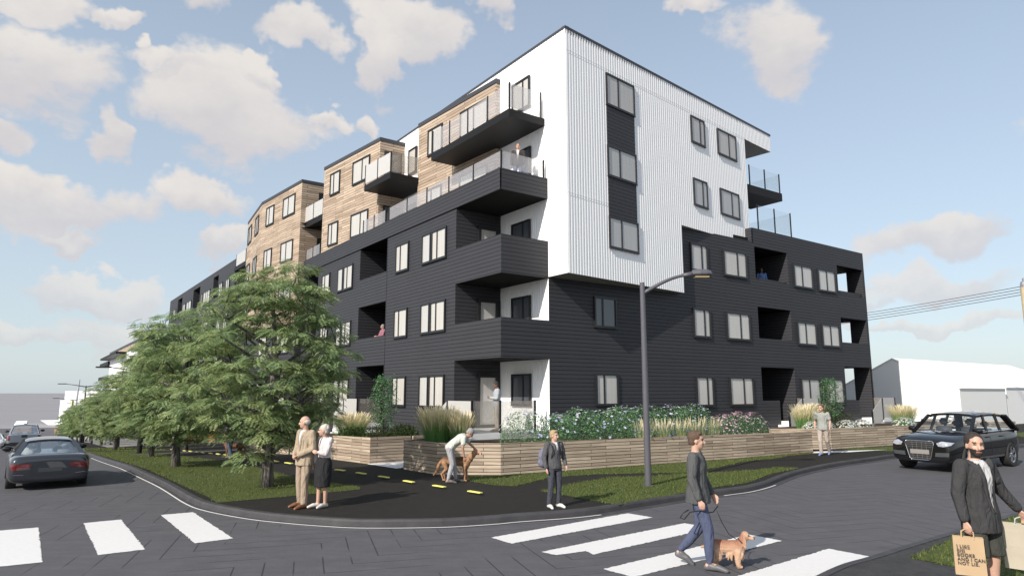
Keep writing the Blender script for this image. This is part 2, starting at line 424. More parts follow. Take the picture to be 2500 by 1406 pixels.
def road_mat():
    m,t,b,col,tc=ground_mat('road_asphalt_with_chevron_joints',(.086,.085,.092),(.108,.106,.114),2.2,.8,.3,60,speck=.12)
    L=t.links.new
    # brushed streaks
    mp=N(t,'ShaderNodeMapping'); mp.inputs['Rotation'].default_value=(0,0,rad(-10)); mp.inputs['Scale'].default_value=(.7,4.5,1)
    L(tc.outputs['Object'],mp.inputs[0])
    ns=N(t,'ShaderNodeTexNoise'); ns.inputs['Scale'].default_value=1.3; ns.inputs['Detail'].default_value=5; L(mp.outputs[0],ns.inputs['Vector'])
    mr=N(t,'ShaderNodeMapRange'); mr.inputs[1].default_value=.35; mr.inputs[2].default_value=.7; mr.inputs[4].default_value=.55; L(ns.outputs[0],mr.inputs[0])
    mx=N(t,'ShaderNodeMix',data_type='RGBA'); mx.inputs[7].default_value=(.075,.074,.082,1); L(mr.outputs[0],mx.inputs[0]); L(col,mx.inputs[6])
    # chevron joints, broken up by noise
    rot=N(t,'ShaderNodeMapping'); rot.inputs['Rotation'].default_value=(0,0,rad(28)); L(tc.outputs['Object'],rot.inputs[0])
    sp=N(t,'ShaderNodeSeparateXYZ'); L(rot.outputs[0],sp.inputs[0])
    pp=N(t,'ShaderNodeMath',operation='PINGPONG'); pp.inputs[1].default_value=1.3; L(sp.outputs['X'],pp.inputs[0])
    ad=N(t,'ShaderNodeMath',operation='ADD'); L(pp.outputs[0],ad.inputs[0]); L(sp.outputs['Y'],ad.inputs[1])
    dv=N(t,'ShaderNodeMath',operation='DIVIDE'); dv.inputs[1].default_value=.55; L(ad.outputs[0],dv.inputs[0])
    fr=N(t,'ShaderNodeMath',operation='FRACT'); L(dv.outputs[0],fr.inputs[0])
    lt=N(t,'ShaderNodeMath',operation='LESS_THAN'); lt.inputs[1].default_value=.052; L(fr.outputs[0],lt.inputs[0])
    nb=N(t,'ShaderNodeTexNoise'); nb.inputs['Scale'].default_value=.8; nb.inputs['Detail'].default_value=3; L(tc.outputs['Object'],nb.inputs['Vector'])
    bm_=N(t,'ShaderNodeMapRange'); bm_.inputs[1].default_value=.40; bm_.inputs[2].default_value=.50; bm_.inputs[4].default_value=.95; L(nb.outputs[0],bm_.inputs[0])
    ml=N(t,'ShaderNodeMath',operation='MULTIPLY'); L(lt.outputs[0],ml.inputs[0]); L(bm_.outputs[0],ml.inputs[1])
    m2=N(t,'ShaderNodeMix',data_type='RGBA'); m2.inputs[7].default_value=(.035,.035,.04,1); L(ml.outputs[0],m2.inputs[0]); L(mx.outputs[2],m2.inputs[6])
    L(m2.outputs[2],b.inputs['Base Color'])
    return m
M['road']=road_mat()
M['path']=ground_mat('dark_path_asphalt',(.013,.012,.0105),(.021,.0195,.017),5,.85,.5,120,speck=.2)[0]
M['grassbase']=ground_mat('lawn_soil_green',(.05,.068,.018),(.08,.098,.028),9,.9,.6,50)[0]
M['farground']=ground_mat('pale_grey_ground',(.245,.238,.25),(.27,.263,.275),.02,.9,0,1)[0]
M['plaza']=ground_mat('grey_paving',(.21,.20,.195),(.26,.25,.24),.6,.85,.2,30)[0]
M['kerb']=ground_mat('dark_kerb_stone',(.045,.044,.048),(.068,.066,.07),3,.6,.3,40)[0]
M['soil']=ground_mat('planter_soil',(.03,.022,.015),(.06,.045,.03),12,.95,.8,40)[0]

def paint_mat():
    m,t,b,out=nt('worn_road_paint_and_kerb_highlight')
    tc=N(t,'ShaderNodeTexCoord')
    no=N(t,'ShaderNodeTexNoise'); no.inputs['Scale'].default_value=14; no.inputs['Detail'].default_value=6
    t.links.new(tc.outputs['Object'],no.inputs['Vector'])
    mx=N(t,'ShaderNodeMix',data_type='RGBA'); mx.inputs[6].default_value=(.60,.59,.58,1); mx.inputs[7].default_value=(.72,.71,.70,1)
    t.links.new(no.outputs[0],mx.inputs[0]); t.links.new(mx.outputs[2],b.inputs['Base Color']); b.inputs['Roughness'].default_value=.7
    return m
M['paint']=paint_mat()  # zebra bars, and the painted-in highlight along the kerb
M['yellow']=plain('yellow_lane_paint',(.78,.74,.18),.6,noise_amt=.06)

far=4500
sheet('ground',[(-far,-far),(far,-far),(far,far),(-far,far)],-.05,M['farground'],kind='structure')
def cat(pts,n=6):
    P=[Vector((*p,0)) for p in pts]; out=[]
    P=[P[0]*2-P[1]]+P+[P[-1]*2-P[-2]]
    for i in range(1,len(P)-2):
        for k in range(n):
            t=k/n; a,b,c,d=P[i-1:i+3]
            q=.5*((2*b)+(c-a)*t+(2*a-5*b+4*c-d)*t*t+(-a+3*b-3*c+d)*t**3)
            out.append((q.x,q.y))
    out.append(tuple(P[-2][:2])); return out
KERB=cat([(-84,124),(-60,91),(-40.03,61.99),(-21.72,34.94),(-12.4,21.87),(-8.68,17.11),(-6.84,14.67),(-5.99,13.78),(-4.91,13.0),(-4.1,12.6),(-3.27,12.3),(-2.52,12.15),(-1.23,12.22),(-0.37,12.48),(0.11,12.71),(1.41,13.24),(2.67,14.2),(3.94,15.2),(4.98,15.91),(5.68,16.42),(6.48,17.3),(7.36,18.51),(8.38,19.77),(10.27,21.68),(12.29,23.31),(14.4,24.9),(21.36,28.9),(30,33.5),(52,46)],5)
sheet('road',[(-150,118),(-100,150),(-84,124),(-60,91),(-40,62),(-12,24),(0,20),(21,32),(52,49),(90,70),(110,60),(60,-20),(20,-40),(-20,-40),(-60,10),(-80,40)],-.0,M['road'],kind='structure')
def offset_line(pts,d):
    out=[]
    for i,p in enumerate(pts):
        a=Vector(pts[max(0,i-1)]); b=Vector(pts[min(len(pts)-1,i+1)]); t=(b-a).normalized()
        n=Vector((-t.y,t.x)); out.append((p[0]+n.x*d,p[1]+n.y*d))
    return out
inner=offset_line(KERB,.24)
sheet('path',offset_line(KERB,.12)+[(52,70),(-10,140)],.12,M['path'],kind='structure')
def strip3(name,pts,prof,mat,**k):
    """sweep a profile of (offset inwards, z) along a ground line"""
    mb=MB(); lines=[[(x,y,TZ(x,y)+z) for x,y in offset_line(pts,o)] for o,z in prof]
    for i in range(len(pts)-1):
        for a,b in zip(lines[:-1],lines[1:]):
            mb.face([a[i],a[i+1],b[i+1],b[i]][::-1])
    me=mb.mesh(); sharp_smooth(me,40)
    return link(name,me,None,mat,**k)
strip3('kerb',KERB,[(-.14,-.01),(-.13,.012),(.0,.02),(.01,.10),(.03,.132),(.13,.135),(.15,.13),(.15,.1)],M['kerb'],kind='structure')
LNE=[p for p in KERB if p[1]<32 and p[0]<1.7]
strip3('kerb_highlight',LNE,[(-.125,.019),(-.09,.021)],M['paint'],kind='structure')  # glossy highlight of the kerb, painted in as a thin white strip
strip3('kerb_highlight',[p for p in KERB if 4.7<p[0]<6.7],[(-.10,.018),(-.07,.02)],M['paint'],kind='structure')  # same painted kerb highlight, short stretch on the right
# light paved forecourt far along the street
a=[W2(*q) for q in ((-8.6,34.5),(-8.0,60),(-7.4,108),(-6,128),(-1,128),(-1,38),(-3,34))]
sheet('plaza',a,.126,M['plaza'],kind='structure')
a=[W2(*q) for q in ((-9.3,15.0),(-9.3,16.6),(-3,16.6),(-3,15.0))]
sheet('crossing_path',a,.130,ground_mat('grey_path_asphalt',(.07,.068,.07),(.085,.083,.085),5)[0],kind='structure')

# zebra bars
bars=[([(-9.6,11.45),(-8.32,12.17),(-6.57,9.76),(-7.9,9.0)],'white zebra bar cut by the left edge, nearest the left car'),
 ([(-7.78,12.56),(-7.3,12.91),(-5.55,10.53),(-6.04,10.17)],'short white zebra bar, middle of the left crossing'),
 ([(-6.8,13.37),(-6.32,13.68),(-4.54,11.29),(-4.99,10.94)],'short white zebra bar of the left crossing closest to the kerb'),
 ([(-0.34,11.36),(2.27,13.55),(2.67,13.12),(-0.01,10.91)],'long white zebra bar nearest the street lamp'),
 ([(0.44,10.37),(3.13,12.56),(3.51,12.12),(1.19,10.20),(1.10,10.42),(0.65,10.17)],'long notched white zebra bar under the walking man'),
 ([(1.23,9.4),(3.96,11.58),(4.32,11.11),(1.56,9.0)],'long white zebra bar behind the small golden dog'),
 ([(2.6,8.8),(4.81,10.57),(5.18,10.07),(3.2,8.2)],'long white zebra bar nearest the dark corner path'),
 ([(-3.9,12.55),(-3.46,12.66),(-2.73,12.50),(-3.32,12.42)],'thin white sliver of paint tight against the kerb')]
for poly,lab in bars:
    # ragged painted edges
    P=[]
    for i in range(len(poly)):
        p=Vector(poly[i]); q=Vector(poly[(i+1)%len(poly)]); n=max(1,int((q-p).length/.035))
        d=(q-p).normalized(); nn=Vector((-d.y,d.x))
        for k in range(n):
            w=p.lerp(q,k/n)
            if k: w+=nn*random.gauss(0,.007)
            P.append((w.x,w.y))
    o=sheet('zebra_bar',P,.006,M['paint'])
    tag(o,lab,'road marking','bars of the zebra crossings')

# yellow dashes of the bike path (thin slabs floated above it to cast shadows)
dash=[(-0.82,15.2),(-1.71,16.11),(-2.55,16.95),(-3.34,17.84),(-4.11,18.63),(-4.87,19.37),(-5.63,19.99),(-6.28,20.6),(-6.95,21.25),(-7.6,21.9),(-8.24,22.6),(-8.9,23.4),(-9.6,24.3),(-10.3,25.25),(-11.05,26.3),(-11.8,27.35),(-12.6,28.45),(-13.4,29.5),(-14.17,30.6),(-15.0,31.75),(-15.79,32.81),(-16.7,34.05),(-17.68,35.39)]
first=None
for i,(x,y) in enumerate(dash):
    j=min(i+1,len(dash)-1); k=max(0,j-1)
    d=Vector((dash[j][0]-dash[k][0],dash[j][1]-dash[k][1])).normalized()
    if first is None:
        mb=MB(); mb.box(-.21,.21,-.045,.045,0,.02); first=mb.build('lane_dash',M['yellow']); o=first
    else: o=first.copy(); COL.objects.link(o)
    o.location=(x,y,TZ(x,y)+.165); o.rotation_euler=(0,0,math.atan2(d.y,d.x))
    names=['nearest the zebra crossing','second from the zebra crossing','third from the zebra crossing']
    tag(o,('yellow lane dash on the dark path, '+names[i]) if i<3 else 'small yellow dash in the row leading past the trees on the dark path','lane marking','yellow dashes along the dark path')

# ---- lawns: base sheet + blades
GR=[('left verge lawn around the street trees',[(-25.0,39.36),(-21.5,34.9),(-12.2,21.95),(-8.45,17.2),(-6.5,14.75),(-6.02,14.05),(-4.87,14.88),(-3.53,15.93),(-3.64,16.4),(-6.12,18.59),(-8.3,21.29),(-10.01,23.22),(-15.5,30.19),(-18.5,34.2)],70),
 ('far lawn',[(-28.65,45.15),(-25.82,45.13),(-21.12,39.97),(-17.8,35.7),(-18.9,34.9),(-24.8,40.2)],8),
 ('lower right lawn between kerb and path',[(0.65,15.71),(2.14,13.76),(2.73,14.42),(3.85,15.4),(5.0,16.45),(5.8,17.0),(6.5,18.0),(7.3,19.1),(8.55,20.35),(7.97,20.47),(7.07,19.83),(5.82,19.24),(4.75,19.0),(3.81,18.41),(2.71,18.19),(1.7,17.17)],200),
 ('upper right lawn along the timber planter',[(-1.29,18.25),(-0.91,17.17),(-0.5,16.66),(0.04,16.44),(1.02,18.14),(2.27,18.76),(3.69,19.04),(4.79,19.14),(6.34,20.69),(7.46,22.12),(9.11,23.34),(9.68,24.08),(11.08,25.03),(11.28,25.5),(7.73,23.14),(-0.31,18.45)],160),
 ('lawn beside the right planter',[(13.7,26.42),(14.61,25.9),(16.54,27.4),(20,29.2),(21,30.5),(16.5,28.6),(12.94,27.1)],60),
 ('right far lawn',[(24.5,31.6),(32,36),(36,40.5),(33,41),(27,37)],20),
 ('corner lawn at the lower right',[(5.45,9.47),(7.1,10.95),(9.81,12.98),(14,16.1),(16,13),(9,8.6),(6.8,7.2),(6.09,8.34),(5.86,8.76),(5.68,9.1)],420)]
def tri_sample(poly,n):
    from mathutils.geometry import tessellate_polygon
    tr=tessellate_polygon([[Vector((*p,0)) for p in poly]]); T=[]; A=[]
    for a,b,c in tr:
        p,q,r=[np.array(poly[i]) for i in (a,b,c)]
        T.append((p,q,r)); A.append(abs(np.cross(q-p,r-p))/2)
    A=np.array(A); tot=A.sum(); idx=np.random.choice(len(T),n,p=A/tot)
    r1=np.sqrt(np.random.rand(n)); r2=np.random.rand(n)
    P=np.array([T[i][0]*(1-a)+T[i][1]*a*(1-b)+T[i][2]*a*b for i,a,b in zip(idx,r1,r2)])
    return P,tot
np.random.seed(3)
def grass_blade_mat():
    m,t,b,out=nt('grass_blades')
    g=N(t,'ShaderNodeNewGeometry'); cr=N(t,'ShaderNodeValToRGB')
    cr.color_ramp.elements[0].color=(.06,.09,.02,1); cr.color_ramp.elements[1].color=(.19,.215,.07,1)
    e=cr.color_ramp.elements.new(.5); e.color=(.105,.14,.035,1)
    t.links.new(g.outputs['Random Per Island'],cr.inputs[0]); t.links.new(cr.outputs[0],b.inputs['Base Color'])
    b.inputs['Roughness'].default_value=.6; b.inputs['Specular IOR Level'].default_value=.2
    tl=N(t,'ShaderNodeBsdfTranslucent'); t.links.new(cr.outputs[0],tl.inputs[0])
    mx=N(t,'ShaderNodeMixShader'); mx.inputs[0].default_value=.35
    t.links.new(b.outputs[0],mx.inputs[1]); t.links.new(tl.outputs[0],mx.inputs[2]); t.links.new(mx.outputs[0],out.inputs[0])
    return m
M['blade']=grass_blade_mat()
for nm,poly,dens in GR:
    base=sheet('lawn',poly,.126,M['grassbase'],kind='structure')
    P,tot=tri_sample(poly,10); n=int(min(26000,tot*dens*2.2))
    if 'corner' in nm: n=16000
    P,_=tri_sample(poly,n)
    # denser and taller along the edges
    E=[]
    for i in range(len(poly)):
        p=np.array(poly[i]); q=np.array(poly[(i+1)%len(poly)]); ln=np.linalg.norm(q-p)
        k=int(ln*dens*.16)
        if k: t=np.random.rand(k,1); E.append(p+(q-p)*t+np.random.normal(0,.03,(k,2)))
    P=np.vstack([P]+E) if E else P
    n=len(P); a=np.random.rand(n)*2*PI; h=np.random.uniform(.028,.058,n); w=.006+.006*np.random.rand(n)
    if nm=='far lawn': h*=1.5; w*=3
    z=np.array([TZ(x,y) for x,y in P])+.12
    dx,dy=np.cos(a)*w,np.sin(a)*w; lx,ly=np.random.normal(0,.02,n),np.random.normal(0,.02,n)
    V=np.empty((n*3,3)); V[0::3]=np.c_[P[:,0]-dx,P[:,1]-dy,z]; V[1::3]=np.c_[P[:,0]+dx,P[:,1]+dy,z]; V[2::3]=np.c_[P[:,0]+lx,P[:,1]+ly,z+h]
    me=bpy.data.meshes.new('grass'); me.from_pydata(V.tolist(),[],np.arange(n*3).reshape(-1,3).tolist()); me.update()
    tag(link('grass',me,None,M['blade']),nm.replace('lawn','lawn grass')+' in short green blades','grass',kind='stuff')
# second pavement corner, lower right, on which the bag carrier stands
SE=cat([(60,49),(30,27.8),(16,17.8),(9.81,13.24),(7.08,11.23),(5.74,10.24),(4.9,9.6),(4.17,9.06),(3.3,8.1),(2.6,6.6),(1.5,3),(0,-4)],4)
sheet('path',offset_line(SE,.1)+[(20,-10),(70,20)],.12,ground_mat('coarse_dark_asphalt',(.035,.035,.037),(.06,.06,.062),6,.85,.8,80,speck=.35)[0],kind='structure')
strip3('kerb',SE,[(0,0),(0,.10),(.03,.128),(.14,.13),(.14,.1)],M['kerb'],kind='structure')
# white entry slabs at the two gaps between the planters
sheet('entry_slab',[(11.08,25.1),(11.4,25.75),(14.7,26.6),(12.4,25.4)],.135,M['concrete'],kind='structure')
sheet('entry_slab',[W2(*q) for q in ((-4.45,.9),(-4.25,-.75),(-2.0,-.2),(-2.0,2.3),(-3.0,2.3))],.135,M['concrete'],kind='structure')
# low white far slabs
for p in ([(-132.37,180.6),(-131.24,183.12),(-113,157.5),(-116,157.5)],[(-129.86,186.06),(-125,188),(-101,160.65),(-109,159)]):
    sheet('pale_paving',p,.05,M['massing'],kind='structure')
# ------------------------------------------------------------------ apartment building (built in its own u,v frame)
BROT=math.atan2(RU[1],RU[0])       # local x = u, local y = v
bld=empty('apartment_building',(OX,OY,0),BROT,label='large charcoal, white and timber clad apartment block filling the street corner',cat='building')
FL=[.97,3.97,6.97,9.97,12.97]      # storeys
DEP=2.15

def wall(mb, axis, c, a0,a1,z0,z1, holes=(), flip=False, mi=0):
    """wall in plane axis=c spanning a0..a1, z0..z1 with rectangular holes"""
    xs=sorted({a0,a1,*[h for q in holes for h in q[:2] if a0<h<a1]}); zs=sorted({z0,z1,*[h for q in holes for h in q[2:] if z0<h<z1]})
    for i in range(len(xs)-1):
        for j in range(len(zs)-1):
            cx,cz=(xs[i]+xs[i+1])/2,(zs[j]+zs[j+1])/2
            if any(h[0]<cx<h[1] and h[2]<cz<h[3] for h in holes): continue
            p=[(xs[i],zs[j]),(xs[i+1],zs[j]),(xs[i+1],zs[j+1]),(xs[i],zs[j+1])]
            q=[(x,c,z) if axis=='v' else (c,x,z) for x,z in p]
            # outward: v-planes face -v, u-planes face -u
            if axis=='u': q=q[::-1]
            if flip: q=q[::-1]
            mb.face(q,mi)

def corrug(mb, p0, p1, z0, z1, amp=.009, pitch=.15, ztop=None, mi=0):
    """corrugated sheet between two plan points, outward to the left-hand normal reversed; ztop(s) optional"""
    a=Vector(p0); b=Vector(p1); ln=(b-a).length; d=(b-a)/ln; n=Vector((d.y,-d.x))
    k=max(1,round(ln/pitch)); pit=ln/k
    prof=[(0,0),(.28,0),(.42,1),(.86,1)]
    S_=[]
    for i in range(k):
        for f,h in prof: S_.append(((i+f)*pit,h*amp))
    S_.append((ln,0))
    pts=[a+d*s+n*h for s,h in S_]
    for i in range(len(pts)-1):
        p,q=pts[i],pts[i+1]
        mb.face([(p.x,p.y,z0),(q.x,q.y,z0),(q.x,q.y,z1),(p.x,p.y,z1)],mi)

# ---- dark lower volume, left facade (u=0) and right facade (v=0)
rL=[(0.0,3.16,.97,3.55),(0.0,3.16,4.95,6.55),(0.0,3.16,7.95,9.62),
    (9.55,12.78,.97,3.6),(9.55,12.78,4.98,6.58),(9.55,12.78,8.0,9.62),
    (19.0,21.5,.97,3.6),(19.0,21.5,4.98,6.58),(19.0,21.5,8.0,9.62)]
rR=[(0.0,2.15,.97,3.55),(0.0,2.15,4.95,6.55),(0.0,2.15,7.95,9.62),
    (15.16,17.98,4.92,6.46),(15.16,17.98,7.81,9.44),(15.16,16.55,1.96,3.54),(16.55,17.98,.97,3.54),
    (22.8,25.58,5.06,6.42),(22.8,25.58,7.72,9.37),(22.8,24.1,1.9,3.72),(24.1,25.68,.97,3.72)]
mb=MB()
wall(mb,'u',0,0,21.56,-.3,9.66,[h for h in rL])
wall(mb,'v',0,0,2.15,-.3,10.38,rR)
wall(mb,'v',0,2.15,15.0,-.3,9.66,rR)
wall(mb,'v',0,15.0,25.8,-.3,10.37,rR)
# the proud parapet band on the left, and its underside
wall(mb,'u',-.06,-.0,21.6,9.62,10.38)
mb.face([(-.06,0,9.62),(0,0,9.62),(0,21.6,9.62),(-.06,21.6,9.62)][::-1])
mb.box(-.062,.12,-.004,21.6,10.38,10.42)
mb.box(.12,2.15,-.004,.14,10.38,10.42)
wall(mb,'u',.12,.0,21.6,9.97,10.38,flip=True)
# inner faces of the parapet balconies
for z0,z1 in ((3.97,4.95),(6.97,7.95),(9.97,10.38)):
    wall(mb,'u',.12,.12,3.16,z0,z1,flip=True); wall(mb,'v',.12,.12,2.15,z0,z1,flip=True)
    if z1<10: mb.box(0,.12,0,3.16,z1,z1+.015); mb.box(.12,2.15,0,.12,z1,z1+.015)
for z0,z1 in ((3.97,4.98),(6.97,8.0)):
    wall(mb,'u',.12,9.55,12.78,z0,z1,flip=True); wall(mb,'u',.12,19,21.5,z0,z1,flip=True)
mb.box(14.98,15.12,0,3.2,9.6,10.37); mb.box(15.1,25.8,.0,.12,10.37,10.39); wall(mb,'v',.12,15.1,25.7,9.97,10.37,flip=True)
# pocket walls
def pocketL(v0,v1,zs,dep=DEP):
    for z0,z1 in zs:
        mb.face([(0,v1,z0),(dep,v1,z0),(dep,v1,z1),(0,v1,z1)])        # side wall seen from the street corner
        mb.face([(0,v0,z0),(0,v0,z1),(dep,v0,z1),(dep,v0,z0)])
        mb.face([(dep,v0,z0),(dep,v0,z1),(dep,v1,z1),(dep,v1,z0)])
for v0,v1 in ((9.55,12.78),(19.0,21.5)):
    pocketL(v0,v1,((.97,3.6),(3.97,6.58),(6.97,9.62)))
for z0,z1 in ((.97,3.55),(3.97,6.55),(6.97,9.62)):     # corner balcony back wall
    mb.face([(0,3.16,z0),(DEP,3.16,z0),(DEP,3.16,z1),(0,3.16,z1)])
for z0,z1 in ((.97,3.54),(3.97,6.46),(6.97,9.44)):
    mb.face([(15.16,0,z0),(15.16,2.6,z0),(15.16,2.6,z1),(15.16,0,z1)]); mb.face([(17.98,0,z0),(17.98,0,z1),(17.98,2.6,z1),(17.98,2.6,z0)])
    mb.face([(15.16,2.6,z0),(17.98,2.6,z0),(17.98,2.6,z1),(15.16,2.6,z1)])
    if z0>1: wall(mb,'v',.12,15.16,17.98,z0,z0+.95,flip=True)
# end wall of the right wing with the open corner loggias
oe=[(.95,2.9,5.06,6.42),(.95,2.9,7.72,9.37),(.95,2.9,1.9,3.72)]
for c in (25.8,25.6):
    wall(mb,'u',c,0,8,-.3,10.37,oe,flip=(c==25.8))
for _,_,z0,z1 in oe:
    mb.box(25.6,25.8,.945,.95,z0,z1); mb.box(25.6,25.8,.95,2.9,z0-.01,z0); mb.box(25.6,25.8,.95,2.9,z1,z1+.01)
for z0,z1 in ((.97,3.72),(3.97,6.42),(6.97,9.37)):
    mb.face([(22.8,0,z0),(22.8,3.0,z0),(22.8,3.0,z1),(22.8,0,z1)])
    mb.face([(22.8,3,z0),(25.6,3,z0),(25.6,3,z1),(22.8,3,z1)])
    if z0>1: wall(mb,'v',.12,22.8,25.6,z0,z0+1.0,flip=True)
mb.build('siding_wall',M['siding'],bld)
# vertical expansion seam on the left facade
s=MB(); s.box(-.006,.01,9.49,9.52,-.2,9.62); s.build('wall_seam',M['black'],bld)

# soffits and floors (dark painted)
DS=plain('dark_soffit',(.018,.018,.018),.8,spec=.1)
def slab(*a):
    q=MB(); q.box(*a); q.build('loggia_floor',DS,bld)
for z0,z1 in ((3.55,3.97),(6.55,6.97),(9.62,9.97)):
    slab(.01,DEP,.01,3.16,z0+.002,z1)
    for v0,v1 in ((9.55,12.78),(19.0,21.5)): slab(.01,DEP,v0,v1,z0+.035,z1)
for z0,z1 in ((3.54,3.97),(6.46,6.97),(9.44,9.97)):
    slab(15.16,17.98,.01,2.6,z0,z1); slab(22.8,25.6,.01,3.0,z0+(.18 if z0<4 else -.06),z1)
for v0,v1 in ((9.55,12.78),(19.0,21.5)): slab(.01,DEP,v0,v1,.8,.97)
slab(15.16,17.98,.01,2.6,.8,.97); slab(22.8,25.6,.01,3,.8,.97)
slab(.3,15,.2,8,9.66,9.9)
fl=MB(); fl.box(.12,2.15,.12,21.5,9.97,9.99); fl.box(15.1,25.7,.12,3.2,9.97,9.99)
fl.build('terrace_floor',M['concrete'],bld)
# hidden masses that keep light out
cr=MB(); cr.box(2.3,25.5,3.1,12,-.3,9.6); cr.box(2.3,15.1,.25,3.1,-.3,9.6); cr.box(18.1,22.7,.25,3.1,-.3,9.6); cr.box(2.3,12,3.1,36,-.3,15.5); cr.box(.25,2.3,3.3,9.4,-.3,9.6); cr.box(.25,2.3,12.9,18.9,-.3,9.6)
cr.build('building_core',M['core'],bld)

# ---- white corrugated volume
ang=rad(6.6); cd=(math.cos(ang),math.sin(ang))
C0=(2.15,-1.14)
def CR(s,n=0): return (C0[0]+cd[0]*s-cd[1]*n, C0[1]+cd[1]*s+cd[0]*n)
w=MB()
corrug(w,(2.15,18),(2.15,-0.0),9.99,16.08)        # long left face, upper storeys
corrug(w,(2.15,3.16),(2.15,0),.97,3.55); corrug(w,(2.15,3.16),(2.15,0),3.97,6.55); corrug(w,(2.15,3.16),(2.15,0),6.97,9.62)
corrug(w,(2.15,0),C0,6.6,16.08)
corrug(w,C0,CR(7.35),6.6,16.08)
corrug(w,CR(7.35),CR(13.4),9.62,16.08)
corrug(w,CR(13.4),CR(16.2),15.2,16.08)
corrug(w,CR(7.35),CR(7.35,.36),6.6,9.62); corrug(w,CR(13.4),CR(13.4,8),9.62,16.08); corrug(w,CR(16.2),CR(16.2,1.6),15.2,16.08)
w.build('corrugated_wall',M['white'],bld)
# dark roof edge
def edge(mb,p,q,z0,z1,t=.16,o=.03):
    a=Vector(p);b=Vector(q);d=(b-a).normalized();n=Vector((d.y,-d.x))
    a2,b2=a-d*o,b+d*o
    P=[a2+n*o,b2+n*o,b2-n*t,a2-n*t]
    mb.prism([(x.x,x.y) for x in P],z0,z1)
e=MB(); edge(e,(2.15,18),(2.15,C0[1]),16.08,16.18); edge(e,C0,CR(16.2),16.081,16.181); e.build('roof_edge',M['coping'],bld)
r=MB(); r.prism([C0,CR(13.4),CR(13.4,9),(12,36),(2.2,36),(2.2,0)],15.9,16.07); r.build('roof',M['coping'],bld)
# grey undersides
so_=MB()
so_.prism([(2.16,.02),(C0[0]+.01,C0[1]+.012),CR(7.34,.012),CR(7.34,.36),(9.4,.02)],6.595,6.62)
so_.build('soffit',M['soffit'],bld); so_=MB()
so_.prism([CR(7.36,.012),CR(11.9,.012),(13,.3),CR(7.36,.6)],9.6,9.64)
so_.build('soffit',M['soffit'],bld); so_=MB()
so_.prism([CR(13.42,.012),CR(16.19,.012),CR(16.19,1.55),CR(13.42,3.0)],15.19,15.21)
so_.build('soffit',M['soffit'],bld)
# siding panels between the stacked windows, seams
for z0,z1 in ((12.03,13.72),(9.12,10.76)):
    sp=MB()
    a,b=CR(2.34,-.04),CR(4.12,-.04); sp.face([(a[0],a[1],z0),(b[0],b[1],z0),(b[0],b[1],z1),(a[0],a[1],z1)])
    for s_ in (2.34,4.12):
        a,b=CR(s_,-.04),CR(s_,.0); sp.face([(a[0],a[1],z0),(b[0],b[1],z0),(b[0],b[1],z1),(a[0],a[1],z1)])
    sp.build('siding_panel',M['siding'],bld)
SM=plain('light_grey_seam',(.5,.5,.5),.6)
for p_,q_ in (((*CR(0,-.03),15.22),(*CR(13.4,-.03),15.22)),((*CR(0,-.03),9.6),(*CR(2.3,-.03),9.6)),((2.15-.03,-1.1,12.62),(2.15-.03,.9,12.62))):
    sm=MB(); sm.bar(p_,q_,.006,.008); sm.build('cladding_seam',SM,bld)


# ---- timber boxes on the upper storeys
wd=MB(); cp=MB()
def wood(poly,z0,z1):
    for i in range(len(poly)-1):
        a,b=poly[i],poly[i+1]
        wd.face([(a[0],a[1],z0),(b[0],b[1],z0),(b[0],b[1],z1),(a[0],a[1],z1)][::-1])
    q=list(poly)
    for i in range(len(q)-1):
        a,b=Vector(q[i]),Vector(q[i+1]); d=(b-a).normalized(); n=Vector((-d.y,d.x))
        o=.03; P=[a+n*o-d*(o if i else 0),b+n*o+d*o,b-n*.14+d*o,a-n*.14]
        cp.prism([(x.x,x.y) for x in P],z1+.0013*i,z1+.2+.0013*i)
wA=[(2.15,3.22),(1.94,3.22),(1.53,9.55),(2.15,9.55)]
wB=[(2.15,12.33),(.70,12.33),(-.01,18.72),(2.15,18.9)]
wC=[(2.15,21.79),(-.35,21.79),(-.99,28.54),(-.33,34.96),(2.15,35)]
wood(wA,9.99,15.53); wood(wB,9.99,15.53); wood(wC,6.6,15.53)
lc=MB()
for i in range(4):
    a,b=wC[i],wC[i+1]; lc.face([(a[0],a[1],-2.6),(b[0],b[1],-2.6),(b[0],b[1],6.6),(a[0],a[1],6.6)][::-1])
lc.build('lower_siding_wall',M['siding'],bld)
wd.build('timber_wall',M['wood'],bld); cp.build('timber_box_coping',M['coping'],bld)
# wall between the boxes at the far bay
mw=MB(); wall(mw,'u',2.15,18,22,-1,16,()); mw.build('recessed_wall',M['siding'],bld)
rr=MB(); rr.prism([(2.1,3.25),(2.0,3.25),(1.6,9.5),(2.1,9.5)],15.5,15.56); rr.prism([(2.1,12.4),(.75,12.4),(.05,18.7),(2.1,18.8)],15.5,15.56); rr.prism([(2.1,21.85),(-.3,21.85),(-.93,28.5),(-.28,34.9),(2.1,34.9)],15.5,15.56)
rr.build('timber_box_roof',M['coping'],bld)

